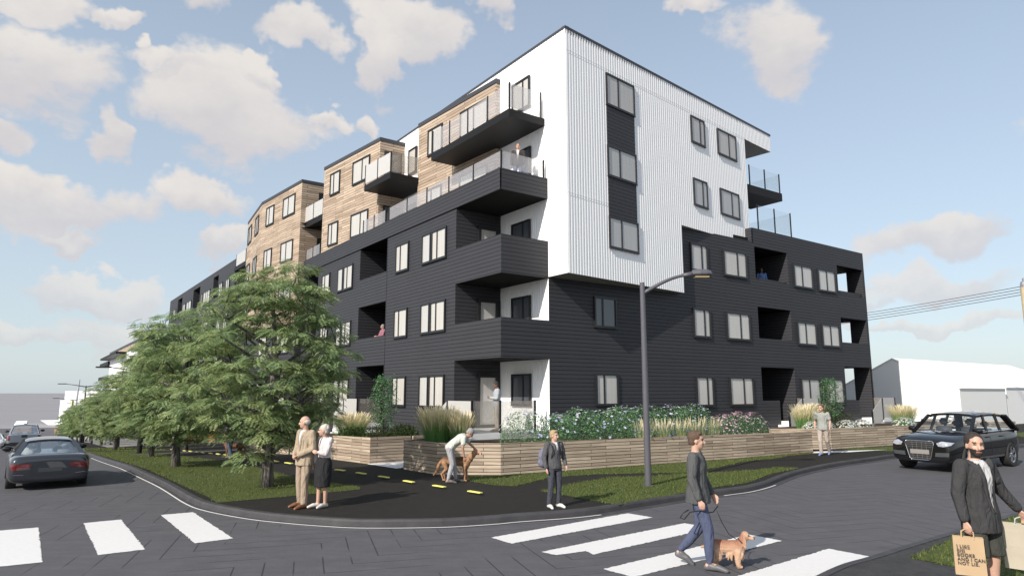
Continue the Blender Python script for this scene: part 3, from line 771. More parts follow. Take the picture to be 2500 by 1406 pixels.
# ---- windows
WIN=[]
def window(p,dr,width,z0,z1,splits,pane='pane',name='window',parent=None,th=.07,fw=.075,d0=0.0):
    """p: plan point of the left end, dr: plan direction; outward normal = right-hand side of dr"""
    d=Vector(dr).normalized(); n=Vector((d.y,-d.x)); ang_=math.atan2(d.y,d.x)
    mb=MB()
    xs=[0]+[s*width for s in splits]+[width]
    # frame bars in local coords: x along, y outward(-), z up
    mb.box(0,width,-th,.0,z1-fw,z1); mb.box(0,width,-th,.0,z0,z0+fw)
    mb.box(0,fw,-th,0,z0+fw,z1-fw); mb.box(width-fw,width,-th,0,z0+fw,z1-fw)
    for s in splits: mb.box(s*width-fw*.5,s*width+fw*.5,-th*.72,0,z0+fw,z1-fw)
    mb.box(-.02,width+.02,-th-.012,0,z0-.02,z0-.001)
    f=mb.build(name,M['frame'],parent or bld)
    f.location=(p[0]+n.x*d0,p[1]+n.y*d0,0); f.rotation_euler=(0,0,ang_)
    g=MB(); g.box(fw,width-fw,-th*.35,-.005,z0+fw,z1-fw); 
    g.build('pane',M[pane],f)
    WIN.append(f); return f
def winL(v0,v1,z0,z1,splits,pane='pane',u=0.0): return window((u,v1),(0,-1),v1-v0,z0,z1,splits,pane)
def winR(u0,u1,z0,z1,splits,pane='pane',v=0.0): return window((u0,v),(1,0),u1-u0,z0,z1,splits,pane)
FZ=[(1.74,3.04),(4.75,6.04),(7.74,9.05)]
for z0,z1 in FZ:
    winL(7.22,8.54,z0,z1,(.36,))
    winL(5.17,5.98,z0,z1,(),'pane_m'); winL(3.87,5.12,z0,z1,(.38,))
    winL(15.0,15.8,z0,z1,(),'pane_m'); winL(13.65,14.92,z0,z1,(.38,)); winL(17.0,18.25,z0,z1,(.36,))
for z0,z1 in FZ: window((2.15,2.28),(0,-1),1.24,z0+(0.1 if z0<2 else 0),z1,(.6,),'pane_d',d0=.03)
window((2.15,1.66),(0,-1),.66,9.99,12.03,(),'pane_d',d0=.03)
window((2.15,2.25),(0,-1),1.22,13.74,15.05,(.62,),'pane',d0=.03)
for z0,z1 in ((13.7,15.1),(10.72,12.05)): window((2.15,11.75),(0,-1),.95,z0,z1,(.85,),'pane' if z0>12 else 'pane_d',d0=.03)
# white right face
for z0,z1 in ((13.7,15.06),(10.74,12.03),(7.86,9.13)): window(CR(2.31),cd,1.85,z0,z1,(.42,),'pane_m',d0=.02,th=.05)
for z0,z1 in ((13.73,15.03),(10.73,12.02)):
    window(CR(8.38),cd,1.17,z0,z1,(.66,),'pane_m',d0=.02,th=.05); window(CR(10.68),cd,1.75,z0,z1,(.6,),'pane_m',d0=.02,th=.05)
# dark right face
for i,(z0,z1) in enumerate(FZ):
    if i<2: winR(4.4,5.6,z0+.1,z1+.03,(.38,),'pane_m' if i==0 else 'pane_d')
    pn='pane_w' if i==0 else 'pane_m'
    winR(10.3,11.48,z0,z1-(.05 if i==2 else 0),(.66,),pn); winR(12.64,14.42,z0,z1-(.05 if i==2 else 0),(.6,),'pane_w' if i<2 else 'pane')
    winR(18.43,20.18,z0,z1-.1*(i>0),(.45,),'pane_w' if i else 'pane_m'); winR(20.73,22.48,z0,z1-.1*(i>0),(.5,),'pane_w')
# timber boxes
def along(A,B):
    A=Vector(A);B=Vector(B);d=(B-A).normalized(); return A,d
def winW(A,B,s0,s1,z0,z1,splits,pane='pane'):
    a,d=along(A,B); q=a+d*s1
    return window((q.x,q.y),(-d.x,-d.y),s1-s0,z0,z1,splits,pane)
for z0,z1 in ((13.72,15.06),(10.7,12.03)):
    winW(wA[1],wA[2],4.12,5.41,z0,z1,(.3,)); winW(wA[1],wA[2],.55,2.65,z0-.6 if z0>13 else z0-.6,z1,(.5,))
    winW(wB[1],wB[2],4.35,5.55,z0,z1,(.36,)); winW(wB[1],wB[2],.98,2.86,z0,z1,(.56,))
    winW(wC[1],wC[2],4.42,5.8,z0,z1,(.38,)); winW(wC[1],wC[2],.92,2.86,z0,z1,(.44,))
    winW(wC[2],wC[3],4.2,5.9,z0,z1,(.4,)); winW(wC[2],wC[3],1.0,2.5,z0,z1,(.5,))
for z0,z1 in ((7.74,9.05),(4.75,6.04),(1.74,3.04)):
    winW(wC[1],wC[2],4.42,5.8,z0,z1,(.38,)); winW(wC[1],wC[2],.92,2.86,z0,z1,(.44,)); winW(wC[2],wC[3],4.2,5.9,z0,z1,(.4,))
# side doors on the box returns
for z0 in (12.97,9.99):
    window((.95,12.33),(1,0),1.0,z0,z0+2.05,(),'pane_d',name='door'); window((.75,21.79),(1,0),1.0,z0,z0+2.05,(),'pane_d',name='door')
# loggia doors
for z0 in (.97,3.97,6.97):
    window((1.03,3.16),(1,0),1.0,z0,z0+2.08,(),'pane_m' if z0>1 else 'pane_m',name='door',fw=.13)
    window((DEP,10.7),(0,-1),1.0,z0,z0+2.05,(),'pane_w',name='door',fw=.1); window((DEP,20.4),(0,-1),1.0,z0,z0+2.05,(),'pane_w',name='door',fw=.1)
    window((15.4,2.6),(1,0),1.0,z0,z0+2.05,(),'pane_d',name='door'); window((23.2,3.0),(1,0),1.0,z0,z0+2.05,(),'pane_d',name='door')

# ---- balconies: slab, posts, glass
def balcony(poly,ztop,rails,th=.3,name='balcony',zrail=None,hp=1.07,slab=True,glassm='glass',pw=.05):
    b=empty(name,(0,0,0),0,bld)
    if slab:
        s=MB(); s.prism(poly,ztop-th,ztop); s.build('slab',M['black'],b)
    z=zrail or ztop
    for rl in rails:
        a,c,nseg,gm=rl[:4]; a=Vector(a); c=Vector(c); ends=rl[4] if len(rl)>4 else (1,1)
        d=(c-a).normalized()
        for i in range(nseg+1):
            if (i==0 and not ends[0]) or (i==nseg and not ends[1]): continue
            p=a.lerp(c,i/nseg); s=MB(); s.bar((p.x,p.y,z),(p.x,p.y,z+hp),pw,pw,up=(d.x,d.y,0)); s.build('post',M['black'],b)
        for i in range(nseg):
            p=a.lerp(c,i/nseg)+d*.03; q=a.lerp(c,(i+1)/nseg)-d*.03
            s=MB(); s.bar((p.x,p.y,z+.07+(hp-.09)/2),(q.x,q.y,z+.07+(hp-.09)/2),.012,hp-.12); s.build('glass_panel',M[gm],b)
    return b
balcony([(.45,.15),(2.15,.15),(2.15,3.22),(1.94,3.22),(1.74,6.2),(.45,6.2)],12.88,[((.5,.2),(.5,6.15),4,'glass'),((.5,.2),(2.0,.2),1,'glass',(0,1))])
balcony([(.0,9.46),(1.53,9.46),(2.15,9.6),(2.15,12.33),(.7,12.33),(.62,12.25),(-.15,12.25)],12.88,[((.04,9.52),(-.12,12.2),2,'frost'),((.04,9.52),(1.6,9.52),1,'tint',(0,0))])
balcony([(.09,19.0),(2.15,19.0),(2.15,21.8),(-.3,21.8),(-.07,22.0)],12.88,[((.12,19.05),(-.05,21.95),2,'frost')])
# glass rail on the level-four parapet
balcony(None,10.0,[((.03,.06),(.03,9.5),5,'glass'),((.03,.06),(2.0,.06),1,'glass',(0,1))],slab=False,name='parapet_rail',zrail=10.41,hp=.72)
balcony(None,10.0,[((.03,9.9),(.03,12.6),2,'glass',(1,1)),((.03,19.0),(.03,21.5),2,'glass')],slab=False,name='parapet_rail',zrail=10.41,hp=.72)
# rear terrace and balcony at the right end
balcony([CR(13.4,.1),(18.62,.45),(18.62,2.4),CR(13.4,2.0)],12.86,[((15.85,.5),(18.5,.5),2,'clear'),((18.5,.5),(18.5,2.3),1,'clear',(0,1))],th=.42)
balcony(None,10.0,[((15.7,.06),(18.6,.06),2,'clear'),((18.6,.06),(18.6,3),1,'clear',(0,1))],slab=False,name='parapet_rail',zrail=10.39,hp=1.3)

# ---- far charcoal wing
fw_=MB(); u0=-.2
hol=[]
for v0,v1 in ((45.1,47.2),(53.3,56.8),(63.2,66.0)):
    for z0,z1 in ((10.9,12.95),(7.9,9.95),(4.9,6.95)): hol.append((v0,v1,z0,z1))
wall(fw_,'u',u0,38.9,71.6,-5,13.42,hol)
for v0,v1,z0,z1 in hol:
    fw_.face([(u0,v1,z0),(u0+2,v1,z0),(u0+2,v1,z1),(u0,v1,z1)]); fw_.face([(u0+2,v0,z0),(u0+2,v0,z1),(u0+2,v1,z1),(u0+2,v1,z0)])
    fw_.face([(u0,v0,z1),(u0,v1,z1),(u0+2,v1,z1),(u0+2,v0,z1)])
fw_.face([(u0,38.9,-5),(8,38.9,-5),(8,38.9,13.42),(u0,38.9,13.42)]); fw_.face([(u0,38.9,13.42),(u0,71.6,13.42),(8,71.6,13.42),(8,38.9,13.42)][::-1])
fw_.build('far_wing_wall',M['siding'],bld)
for za in (10.75,7.75,4.75):
    for v0,v1,sp_ in ((48.3,51.4,(.35,.62)),(57.5,60.3,(.45,)),(43.2,44.6,(.5,)),(60.8,62.6,(.5,)),(67,68.6,(.5,)),(40.6,42.0,(.5,))):
        if za<7 and v0>60: continue
        winL(v0,v1,za,za+1.3,sp_,'pane',u=u0)
    window((u0,52.6),(0,-1),1.0,za,za+1.3,(.5,),'pane')
balcony([(-.33,35.0),(2.0,35.0),(2.0,38.9),(-.3,38.9)],12.6,[((-.25,35.4),(-.25,38.5),1,'frost')],th=.3)
lw=MB(); wall(lw,'u',.6,35,38.9,-5,13.3); lw.build('link_wall',plain('pale_grey_panel',(.30,.30,.31),.7),bld)
# entrance: white portal frame with orange reveal between timber box and far wing
en=empty('entrance_canopy',(0,0,0),0,bld)
s=MB(); s.box(-2.2,-.21,40.0,50.0,.9,1.5); s.box(-2.2,-1.9,40.0,40.3,-2.6,.9); s.box(-2.2,-1.9,49.7,50.0,-2.8,.9); s.build('canopy_frame',M['white'],en)
s=MB(); s.box(-2.1,-.22,49.6,49.68,-2.8,.89); s.box(-.28,-.21,42,49.6,-2.7,.6); s.build('reveal',M['orange'],en)

# ---- ground floor terraces, stairs, railings (parts of the building)
def rail_glass(b,pts,gm):
    """pts: list of (u,v,zbottom,ztop) ends of one panel"""
    (a0,a1,ab,at_),(b0,b1,bb,bt)=pts
    d=Vector((b0-a0,b1-a1)).normalized(); n=Vector((-d.y,d.x))*.007
    s=MB(); P=[(a0,a1,ab),(b0,b1,bb),(b0,b1,bt),(a0,a1,at_)]
    F=[(x+n.x,y+n.y,z) for x,y,z in P]; B=[(x-n.x,y-n.y,z) for x,y,z in P]
    s.face(F); s.face(B[::-1])
    for i in range(4): s.face([F[i],B[i],B[(i+1)%4],F[(i+1)%4]])
    s.build('glass_panel',M[gm],b)
def post(b,u,v,z0,z1,w=.06):
    s=MB(); s.box(u-w/2,u+w/2,v-w/2,v+w/2,z0,z1); s.build('post',M['black'],b)
def terraceL(name,v0,v1,open_end):
    t=empty(name,(0,0,0),0,bld)
    s=MB(); s.box(-1.22,DEP if v0<1 else .02,v0-.05,v1-.9,.78,.97); s.box(-1.2,-.02,v0,v1-.95,-.1,.78); s.build('slab',M['concrete'],t)
    vs=v1-.9
    s=MB()
    for i in range(4): s.box(-1.2,-.02,vs+.28*i,vs+.28*(i+1),-.1,.80-.18*i)
    s.build('stair',M['concrete'],t)
    post(t,-1.17,v0,.9,2.07); post(t,0.0 if v0>1 else -.03,v0,.97,2.07); 
    rail_glass(t,[(-1.14,v0,1.0,2.05),(-.06,v0,1.0,2.05)],'tint')
    vm=v0+1.62; post(t,-1.17,vm,.9,2.05)
    rail_glass(t,[(-1.17,v0+.03,.99,2.05),(-1.17,vm-.03,.99,2.05)],'frost')
    rail_glass(t,[(-1.17,vm+.03,.95,2.05),(-1.17,vm+1.25,.1,1.3)],'frost'); post(t,-1.17,vm+1.28,0,1.32)
    return t
t=terraceL('corner_terrace',0.0,3.1,1)
post(t,1.48,-.0,.97,2.07); rail_glass(t,[(.0,.0,1.0,2.05),(1.45,.0,1.0,2.05)],'tint')
s=MB(); s.box(-.0,2.15,-.05,-.002,.0,.97); s.build('slab_edge',M['concrete'],t)
s=MB(); s.box(.01,DEP,.01,3.16,.8,.968); s.build('floor_slab',M['concrete'],t)
terraceL('side_terrace',9.7,12.9,1)
def terraceR(u0,name):
    t=empty(name,(0,0,0),0,bld)
    s=MB(); s.box(u0+1.3,u0+2.75,-1.2,-.01,.78,.97); s.box(u0+1.35,u0+2.7,-1.17,-.02,-.1,.78); s.build('slab',M['concrete'],t)
    s=MB()
    for i in range(5): s.box(u0+1.3-.3*(i+1),u0+1.3-.3*i,-1.17,-.02,-.1,.80-.17*i)
    s.build('stair',M['concrete'],t)
    post(t,u0+1.3,-1.17,.9,2.06); post(t,u0+2.7,-1.17,.9,2.06); post(t,u0+.15,-1.17,.1,1.38); post(t,u0+2.72,-.03,.97,2.06)
    rail_glass(t,[(u0+1.33,-1.17,.95,2.05),(u0+2.67,-1.17,.95,2.05)],'frost'); rail_glass(t,[(u0+.18,-1.17,.2,1.35),(u0+1.27,-1.17,.95,2.05)],'frost')
    rail_glass(t,[(u0+2.7,-1.12,.97,2.05),(u0+2.7,-.06,.97,2.05)],'tint')
    return t
terraceR(15.25,'right_terrace'); terraceR(22.9,'end_terrace')

# ---- the farthest block on the street
fb=empty('apartment_block',(OX,OY,0),BROT,label='distant end block with timber top band and black balconies beyond the tree row',cat='building')
s=MB(); wall(s,'u',0,88,101.7,-6,11.1); s.face([(0,101.7,-6),(0,101.7,11.1),(6,101.7,11.1),(6,101.7,-6)]); s.face([(0,88,11.1),(0,101.7,11.1),(6,101.7,11.1),(6,88,11.1)]); s.face([(0,88,-6),(6,88,-6),(6,88,11.1),(0,88,11.1)]); s.build('charcoal_wall',M['siding'],fb)
s=MB(); wall(s,'u',0,101.7,149,9.5,10.4); s.build('timber_band',M['wood'],fb)
s=MB(); s.box(-.1,8,101.71,149.2,10.4,10.75); s.build('roof',M['coping'],fb)
s=MB(); s.box(.1,8,101.71,149,-6,9.5); s.build('white_wall',M['white'],fb)
s=MB(); s.box(-1.6,0.1,118,151,9.1,9.5); s.build('balcony_slab',M['black'],fb)
s=MB(); s.box(-.2,6,149.3,171.5,8.2,9.0); s.box(-.2,6,149.3,172,5.0,5.8); s.box(-.2,6,149.3,172,1.0,2.0); s.box(2,6,149.3,171,-6,9.0); s.build('end_balcony',M['black'],fb)
# ------------------------------------------------------------------ timber planters
def pl3(*uv): return [W2(*q) for q in uv]
def planter(label,outline,top,soil,closed_from=0,t=.07,ztop_soil=None):
    """outline: visible wall line in world xy (outside on the right-hand side when walking), soil: polygon"""
    root=empty('timber_planter',(outline[0][0],outline[0][1],0),0,label=label,cat='planter',group='timber planters along the building')
    ox,oy=outline[0]
    P=[(x-ox,y-oy) for x,y in outline]
    mb=MB(); cap=MB()
    for i in range(len(P)-1):
        a,b=Vector(P[i]),Vector(P[i+1]); d=(b-a).normalized(); n=Vector((d.y,-d.x))
        a2=a; b2=b
        z0=TZ(*outline[i])-.1; z1=TZ(*outline[i+1])-.1
        mb.face([(a2.x,a2.y,z0),(b2.x,b2.y,z1),(b2.x,b2.y,top[i+1]),(a2.x,a2.y,top[i])])
        i1,i2=a-n*t,b-n*t
        mb.face([(i1.x,i1.y,z0),(i1.x,i1.y,top[i]),(i2.x,i2.y,top[i+1]),(i2.x,i2.y,z1)])
        cap.face([(a2.x,a2.y,top[i]),(b2.x,b2.y,top[i+1]),(i2.x,i2.y,top[i+1]),(i1.x,i1.y,top[i])])
    for p in (0,-1):
        a=Vector(P[p]); b=Vector(P[1] if p==0 else P[-2]); d=(b-a).normalized()*(1 if p==0 else -1); n=Vector((d.y,-d.x)); q=a-n*t
        z=TZ(*outline[p])-.1
        f=[(a.x,a.y,z),(a.x,a.y,top[p]),(q.x,q.y,top[p]),(q.x,q.y,z)]
        mb.face(f if p==0 else f[::-1])
    mb.build('board_wall',M['wood2'],root); cap.build('capping',M['wood2'],root)
    s=MB(); s.face([(x-ox,y-oy,(ztop_soil or min(top)-.12)+(TZ(x,y))) for x,y in soil]); s.build('soil',M['soil'],root)
    return root
big=[W2(-1.6,-.2),W2(-4.1,-.9),W2(-3.95,-2.63),W2(-2.57,-3.72),W2(6.68,-4.6),W2(11.02,-4.8),W2(11.1,-3.2)]
planter('long pale timber planter wrapping the street corner under the flowering hedge',big,[.96,.96,.97,.96,.92,.885,.885],
        [W2(-1.6,-.15),W2(-4.05,-.9),W2(-3.9,-2.6),W2(-2.55,-3.65),W2(6.68,-4.53),W2(11.0,-4.75),W2(11.0,-.02),W2(-1.2,-.02)])
lp=[W2(-2.6,1.15),W2(-4.75,-.0+.2),W2(-4.70,3.1),W2(-4.9,7.5),W2(-5.1,12.2),W2(-1.5,12.6)]
lp=[W2(-2.9,1.0),W2(-4.35,.95),W2(-4.72,3.1),W2(-4.9,7.5),W2(-5.1,12.2),W2(-1.5,12.6)][::-1]
planter('timber planter left of the white entry slab, small tree inside',lp,[.5,.5,.7,.90,.93,.93],
        [W2(-1.6,1.2),W2(-2.9,1.05),W2(-4.3,1.0),W2(-4.68,3.1),W2(-4.85,7.5),W2(-5.05,12.2),W2(-.05,12.6),W2(-.05,6),W2(-1.6,5)],ztop_soil=.8)
lw2=[W2(-1.3,1.3),W2(-2.85,1.02)]
planter('short dark timber return wall beside the entry slab, behind the left planter corner',lw2,[.93,.93],[W2(-1.3,1.3),W2(-2.8,1.1),W2(-2.0,1.6)],ztop_soil=.78)
rp=[W2(10.6,-3.3),W2(12.9,-4.5),W2(17.1,-5.0)]
planter('timber planter with grasses and white flowers right of the path gap',rp,[.93,.92,.93],[W2(10.6,-3.25),W2(12.9,-4.45),W2(17.1,-4.95),W2(17.1,-1.3),W2(10.6,-1.3)])
rp=[W2(17.6,-4.3),W2(22,-4.9),W2(29,-5.6),W2(29,-1)]
planter('farthest timber planter, half hidden by the large black car',rp,[.86,.86,.84,.84],[W2(17.6,-4.25),W2(22,-4.85),W2(29,-5.5),W2(29,-1.3),W2(17.6,-1.3)])

# ------------------------------------------------------------------ foliage materials and scatter tools
def leaf_mat(name,cols,rough=.5,trans=.35,spec=.3,objvar=.0):
    m,t,b,out=nt(name)
    g=N(t,'ShaderNodeNewGeometry'); cr=N(t,'ShaderNodeValToRGB')
    n=len(cols)
    while len(cr.color_ramp.elements)<n: cr.color_ramp.elements.new(.5)
    for i,c in enumerate(cols): cr.color_ramp.elements[i].position=i/(n-1); cr.color_ramp.elements[i].color=C4(c)
    t.links.new(g.outputs['Random Per Island'],cr.inputs[0])
    tc=N(t,'ShaderNodeTexCoord'); no=N(t,'ShaderNodeTexNoise'); no.inputs['Scale'].default_value=1.6; no.inputs['Detail'].default_value=2
    t.links.new(tc.outputs['Object'],no.inputs['Vector'])
    mr=N(t,'ShaderNodeMapRange'); mr.inputs[1].default_value=.35; mr.inputs[2].default_value=.65; mr.inputs[3].default_value=.0; mr.inputs[4].default_value=1
    t.links.new(no.outputs[0],mr.inputs[0])
    mx=N(t,'ShaderNodeMix',data_type='RGBA'); mx.blend_type='MULTIPLY'; mx.inputs[7].default_value=(.72,.85,.95,1)
    t.links.new(mr.outputs[0],mx.inputs[0]); t.links.new(cr.outputs[0],mx.inputs[6])
    t.links.new(mx.outputs[2],b.inputs['Base Color']); b.inputs['Roughness'].default_value=rough; b.inputs['Specular IOR Level'].default_value=spec
    tl=N(t,'ShaderNodeBsdfTranslucent'); t.links.new(mx.outputs[2],tl.inputs[0])
    ms=N(t,'ShaderNodeMixShader'); ms.inputs[0].default_value=trans
    t.links.new(b.outputs[0],ms.inputs[1]); t.links.new(tl.outputs[0],ms.inputs[2]); t.links.new(ms.outputs[0],out.inputs[0])
    return m
M['leaf']=leaf_mat('street_tree_leaves',[(.19,.255,.105),(.265,.335,.14),(.35,.42,.18),(.50,.54,.27)])
M['leaf_g']=leaf_mat('bright_small_leaves',[(.09,.20,.08),(.15,.29,.12),(.24,.38,.18)])
M['leaf_d']=leaf_mat('dark_conifer_leaves',[(.03,.05,.012),(.05,.075,.018),(.08,.10,.03)])
M['bark']=plain('furrowed_grey_bark',(.10,.088,.085),.9)
def _bark(m):
    t=m.node_tree; b=[n for n in t.nodes if n.type=='BSDF_PRINCIPLED'][0]
    tc=N(t,'ShaderNodeTexCoord'); mp=N(t,'ShaderNodeMapping'); mp.inputs['Scale'].default_value=(26,26,1.6); t.links.new(tc.outputs['Object'],mp.inputs[0])
    no=N(t,'ShaderNodeTexNoise'); no.inputs['Scale'].default_value=1; no.inputs['Detail'].default_value=4; t.links.new(mp.outputs[0],no.inputs['Vector'])
    cr=N(t,'ShaderNodeValToRGB'); cr.color_ramp.elements[0].position=.35; cr.color_ramp.elements[1].position=.65
    cr.color_ramp.elements[0].color=(.035,.03,.03,1); cr.color_ramp.elements[1].color=(.21,.185,.175,1)
    t.links.new(no.outputs[0],cr.inputs[0]); t.links.new(cr.outputs[0],b.inputs['Base Color'])
    bp=N(t,'ShaderNodeBump'); bp.inputs['Strength'].default_value=1; bp.inputs['Distance'].default_value=.03; t.links.new(no.outputs[0],bp.inputs['Height']); t.links.new(bp.outputs[0],b.inputs['Normal'])
_bark(M['bark'])
M['twig']=plain('dark_twig_bark',(.05,.042,.04),.85)

def rotm(yaw,pitch,roll):
    return Matrix.Rotation(yaw,3,'Z')@Matrix.Rotation(pitch,3,'Y')@Matrix.Rotation(roll,3,'X')
def instances(tv,tf,mats3,pos,scl):
    """tv template verts (n,3), tf faces; batches of rotations/positions -> verts, faces"""
    tv=np.array(tv); R_=np.array([np.array(m) for m in mats3]); pos=np.array(pos); scl=np.array(scl)
    V=np.einsum('kij,nj->kni',R_,tv)*scl[:,None,None]+pos[:,None,:]
    n=len(tv); k=len(pos); F=[]
    base=(np.arange(k)*n)
    V=V.reshape(-1,3)
    for f in tf:
        F.append(base[:,None]+np.array(f)[None,:])
    F=np.stack(F,1).reshape(-1,len(tf[0])) if all(len(f)==len(tf[0]) for f in tf) else None
    return V,F
def inst_mesh(name,parts):
    """parts: list of (V,F,matindex)"""
    vs=[];fs=[];mi=[];o=0
    for V,F,m in parts:
        vs.append(V); fs+= (F+o).tolist(); mi+=[m]*len(F); o+=len(V)
    me=bpy.data.meshes.new(name); me.from_pydata(np.vstack(vs).tolist(),[],fs); me.polygons.foreach_set('material_index',mi); me.update(); return me
# feathery frond: rachis with paired leaflets, lying along +x, drooping at the tip
def frond_template(pairs=7,L=1.0,lw=.105,ll=.42,droop=.25):
    v=[];f=[]
    for i in range(pairs):
        t=(i+.7)/pairs; x=t*L; z=-droop*t*t; l=ll*(1-.55*abs(t-.4))
        for s in (-1,1):
            n=len(v); a=.55
            dx,dy=math.sin(a)*l,math.cos(a)*l*s
            v+=[(x,0,z),(x+dx*.5+lw*.5,dy*.5-.02*s,z-.02),(x+dx,dy,z-.07),(x+dx*.5-lw*.5,dy*.5+.02*s,z-.01)]
            f.append((n,n+1,n+2,n+3))
    return v,f
FT=frond_template()
def make_tree(seed,H=5.6,R0=2.0,zlow=.75,nb=34,fronds=8200,fsize=.25):
    rnd=random.Random(seed); wood_=MB(); tw=MB()
    # leader
    pts=[(0,0,-.1)]; rs=[.14]
    x=y=0
    for i in range(1,9):
        z=H*.88*i/8; x+=rnd.uniform(-.07,.07); y+=rnd.uniform(-.07,.07)
        pts.append((x,y,z)); rs.append(.125*(1-i/8)**.8+.018)
    rs[0]=.155; wood_.tube(pts,rs,12)
    def lead(z):
        t=max(0,min(7.999,z/(H*.88)*8)); i=int(t); a,b=Vector(pts[i]),Vector(pts[i+1]); return a.lerp(b,t-i)
    # foliage pads spread through an egg shaped crown, each carried by its own limb
    zb_,zt_=zlow-.05,H*.985; zc=zb_+(zt_-zb_)*.46
    pads=[]; tries=0
    while len(pads)<150 and tries<9000:
        tries+=1
        a=rnd.uniform(0,2*PI); cz=rnd.uniform(-1,1); rr=rnd.uniform(.30,1)**.55
        r_=math.sqrt(max(0,1-abs(cz)**2.3))*rr
        z=zc+(cz*(zt_-zc) if cz>0 else cz*(zc-zb_))*(rr if abs(cz)>.75 else 1)
        lob=1+.10*math.sin(3*a+seed)+.07*math.sin(5*a+z*2.2)
        p=Vector((math.cos(a)*r_*R0*lob*.90,math.sin(a)*r_*R0*lob*.90,z))
        if all(((p-q).x**2+(p-q).y**2)/.20+(p-q).z**2/.075>1 for q in pads): pads.append(p)
    nodes=[lead(zlow+(H*.80-zlow)*k/11) for k in range(12)]
    par={}
    mains=[]
    order=sorted(pads,key=lambda q:math.hypot(q.x,q.y))
    branch_pts=[]
    for idx,q in enumerate(sorted(pads,key=lambda q:-math.hypot(q.x,q.y))):
        if idx<34:
            st=lead(max(zlow*.85,min(H*.8,q.z-.25-.42*math.hypot(q.x,q.y))))
            P=[st]; rad0=.030+.016*math.hypot(q.x,q.y)
            mid1=st.lerp(q,.35)+Vector((rnd.uniform(-.08,.08),rnd.uniform(-.08,.08),.10)); mid2=st.lerp(q,.7)+Vector((rnd.uniform(-.1,.1),rnd.uniform(-.1,.1),.10))
            P=[st,st.lerp(mid1,.5)+Vector((0,0,.02)),mid1,mid2,q]; wood_.tube(P,[rad0,rad0*.85,rad0*.65,rad0*.38,.006],6,caps=False)
            for a_,b_ in zip(P[1:-1],P[2:]):
                for t in (0,.33,.66): branch_pts.append((a_.lerp(b_,t),rad0*.35))
        else:
            st,r0_=min(branch_pts+[(n_,.03) for n_ in nodes],key=lambda w:(w[0]-q).length+max(0,w[0].z-q.z)*1.5)
            m_=st.lerp(q,.55)+Vector((rnd.uniform(-.05,.05),rnd.uniform(-.05,.05),.05))
            wood_.tube([st,m_,q],[min(.022,r0_+.004),.011,.004],5,mi=1,caps=False); branch_pts.append((m_,.012))
    mats3=[];pos=[];scl=[]
    per=fronds//len(pads)
    for q in pads:
        out=math.atan2(q.y,q.x); w=rnd.uniform(.32,.46); tilt=rnd.uniform(-.05,.28)
        for _ in range(int(per*rnd.uniform(.75,1.25))):
            aa=rnd.uniform(0,2*PI); rr=w*math.sqrt(rnd.random())
            dx,dy=math.cos(aa)*rr,math.sin(aa)*rr
            o=Vector((dx,dy,rnd.gauss(.03,.055)-.22*(rr/w)**2*w-tilt*(dx*math.cos(out)+dy*math.sin(out))*.6))
            yaw=(aa if rr>.12 else out)+rnd.gauss(0,.6)
            mats3.append(rotm(yaw,rnd.uniform(-.15,.5),rnd.gauss(0,.35))); pos.append(tuple(q+o)); scl.append(fsize*rnd.uniform(.6,1.15))
    V,F=instances(FT[0],FT[1],mats3,pos,scl)
    me=inst_mesh('foliage',[(V,F,0)])
    return wood_.mesh('trunk'),me
TREE=[]
for sd_,H_,R_ in ((11,5.75,2.02),(23,5.3,2.05),(37,5.5,1.95)):
    tr,fo=make_tree(sd_,H_,R_)
    tr.materials.append(M['bark']); tr.materials.append(M['twig']); fo.materials.append(M['leaf'])
    for me_ in (tr,): me_.polygons.foreach_set('use_smooth',[True]*len(me_.polygons))
    TREE.append((tr,fo))
def place_tree(k,x,y,sc,rz,label,zs=1):
    r=empty('street_tree',(x,y,TZ(x,y)+.1),rz,label=label,cat='tree',group='street trees in a row along the road'); r.scale=(sc,sc,sc*zs)
    for nm,me_ in zip(('trunk','crown'),TREE[k]): link(nm,me_,r)
    return r
trees=[(0,-5.84,16.37,.965,.4,'nearest and tallest street tree, dense feathery crown rising beside the elderly couple'),
 (1,-10.24,20.84,.93,1.9,'second street tree from the couple, trunk on the open lawn'),
 (2,-14.72,27.78,.86,3.3,'third street tree, trunk right beside a black sleeved lamp base')]
for t_ in trees: place_tree(*t_)
ord_=['fourth street tree, standing on the small far lawn','fifth street tree down the row','sixth street tree down the row','seventh street tree down the row','eighth street tree, behind the twin arm lamp','ninth street tree down the row','tenth street tree, small in the distance','last tiny street tree at the far end of the row']
for i,(v,u,k,s_) in enumerate(((26.7,-8.9,0,.82),(35,-8.0,1,.84),(44,-8.3,2,.8),(54,-8.3,0,.82),(64,-8.4,1,.84),(74,-8.4,2,.8),(85,-8.4,0,.8),(96,-8.4,1,.8))):
    x,y=W2(u,v); place_tree(k,x,y,s_,i*1.3,ord_[i])
x,y=W2(-6.2,20.5); place_tree(1,x,y,.78,4.0,'street tree growing on the building side behind the second one')

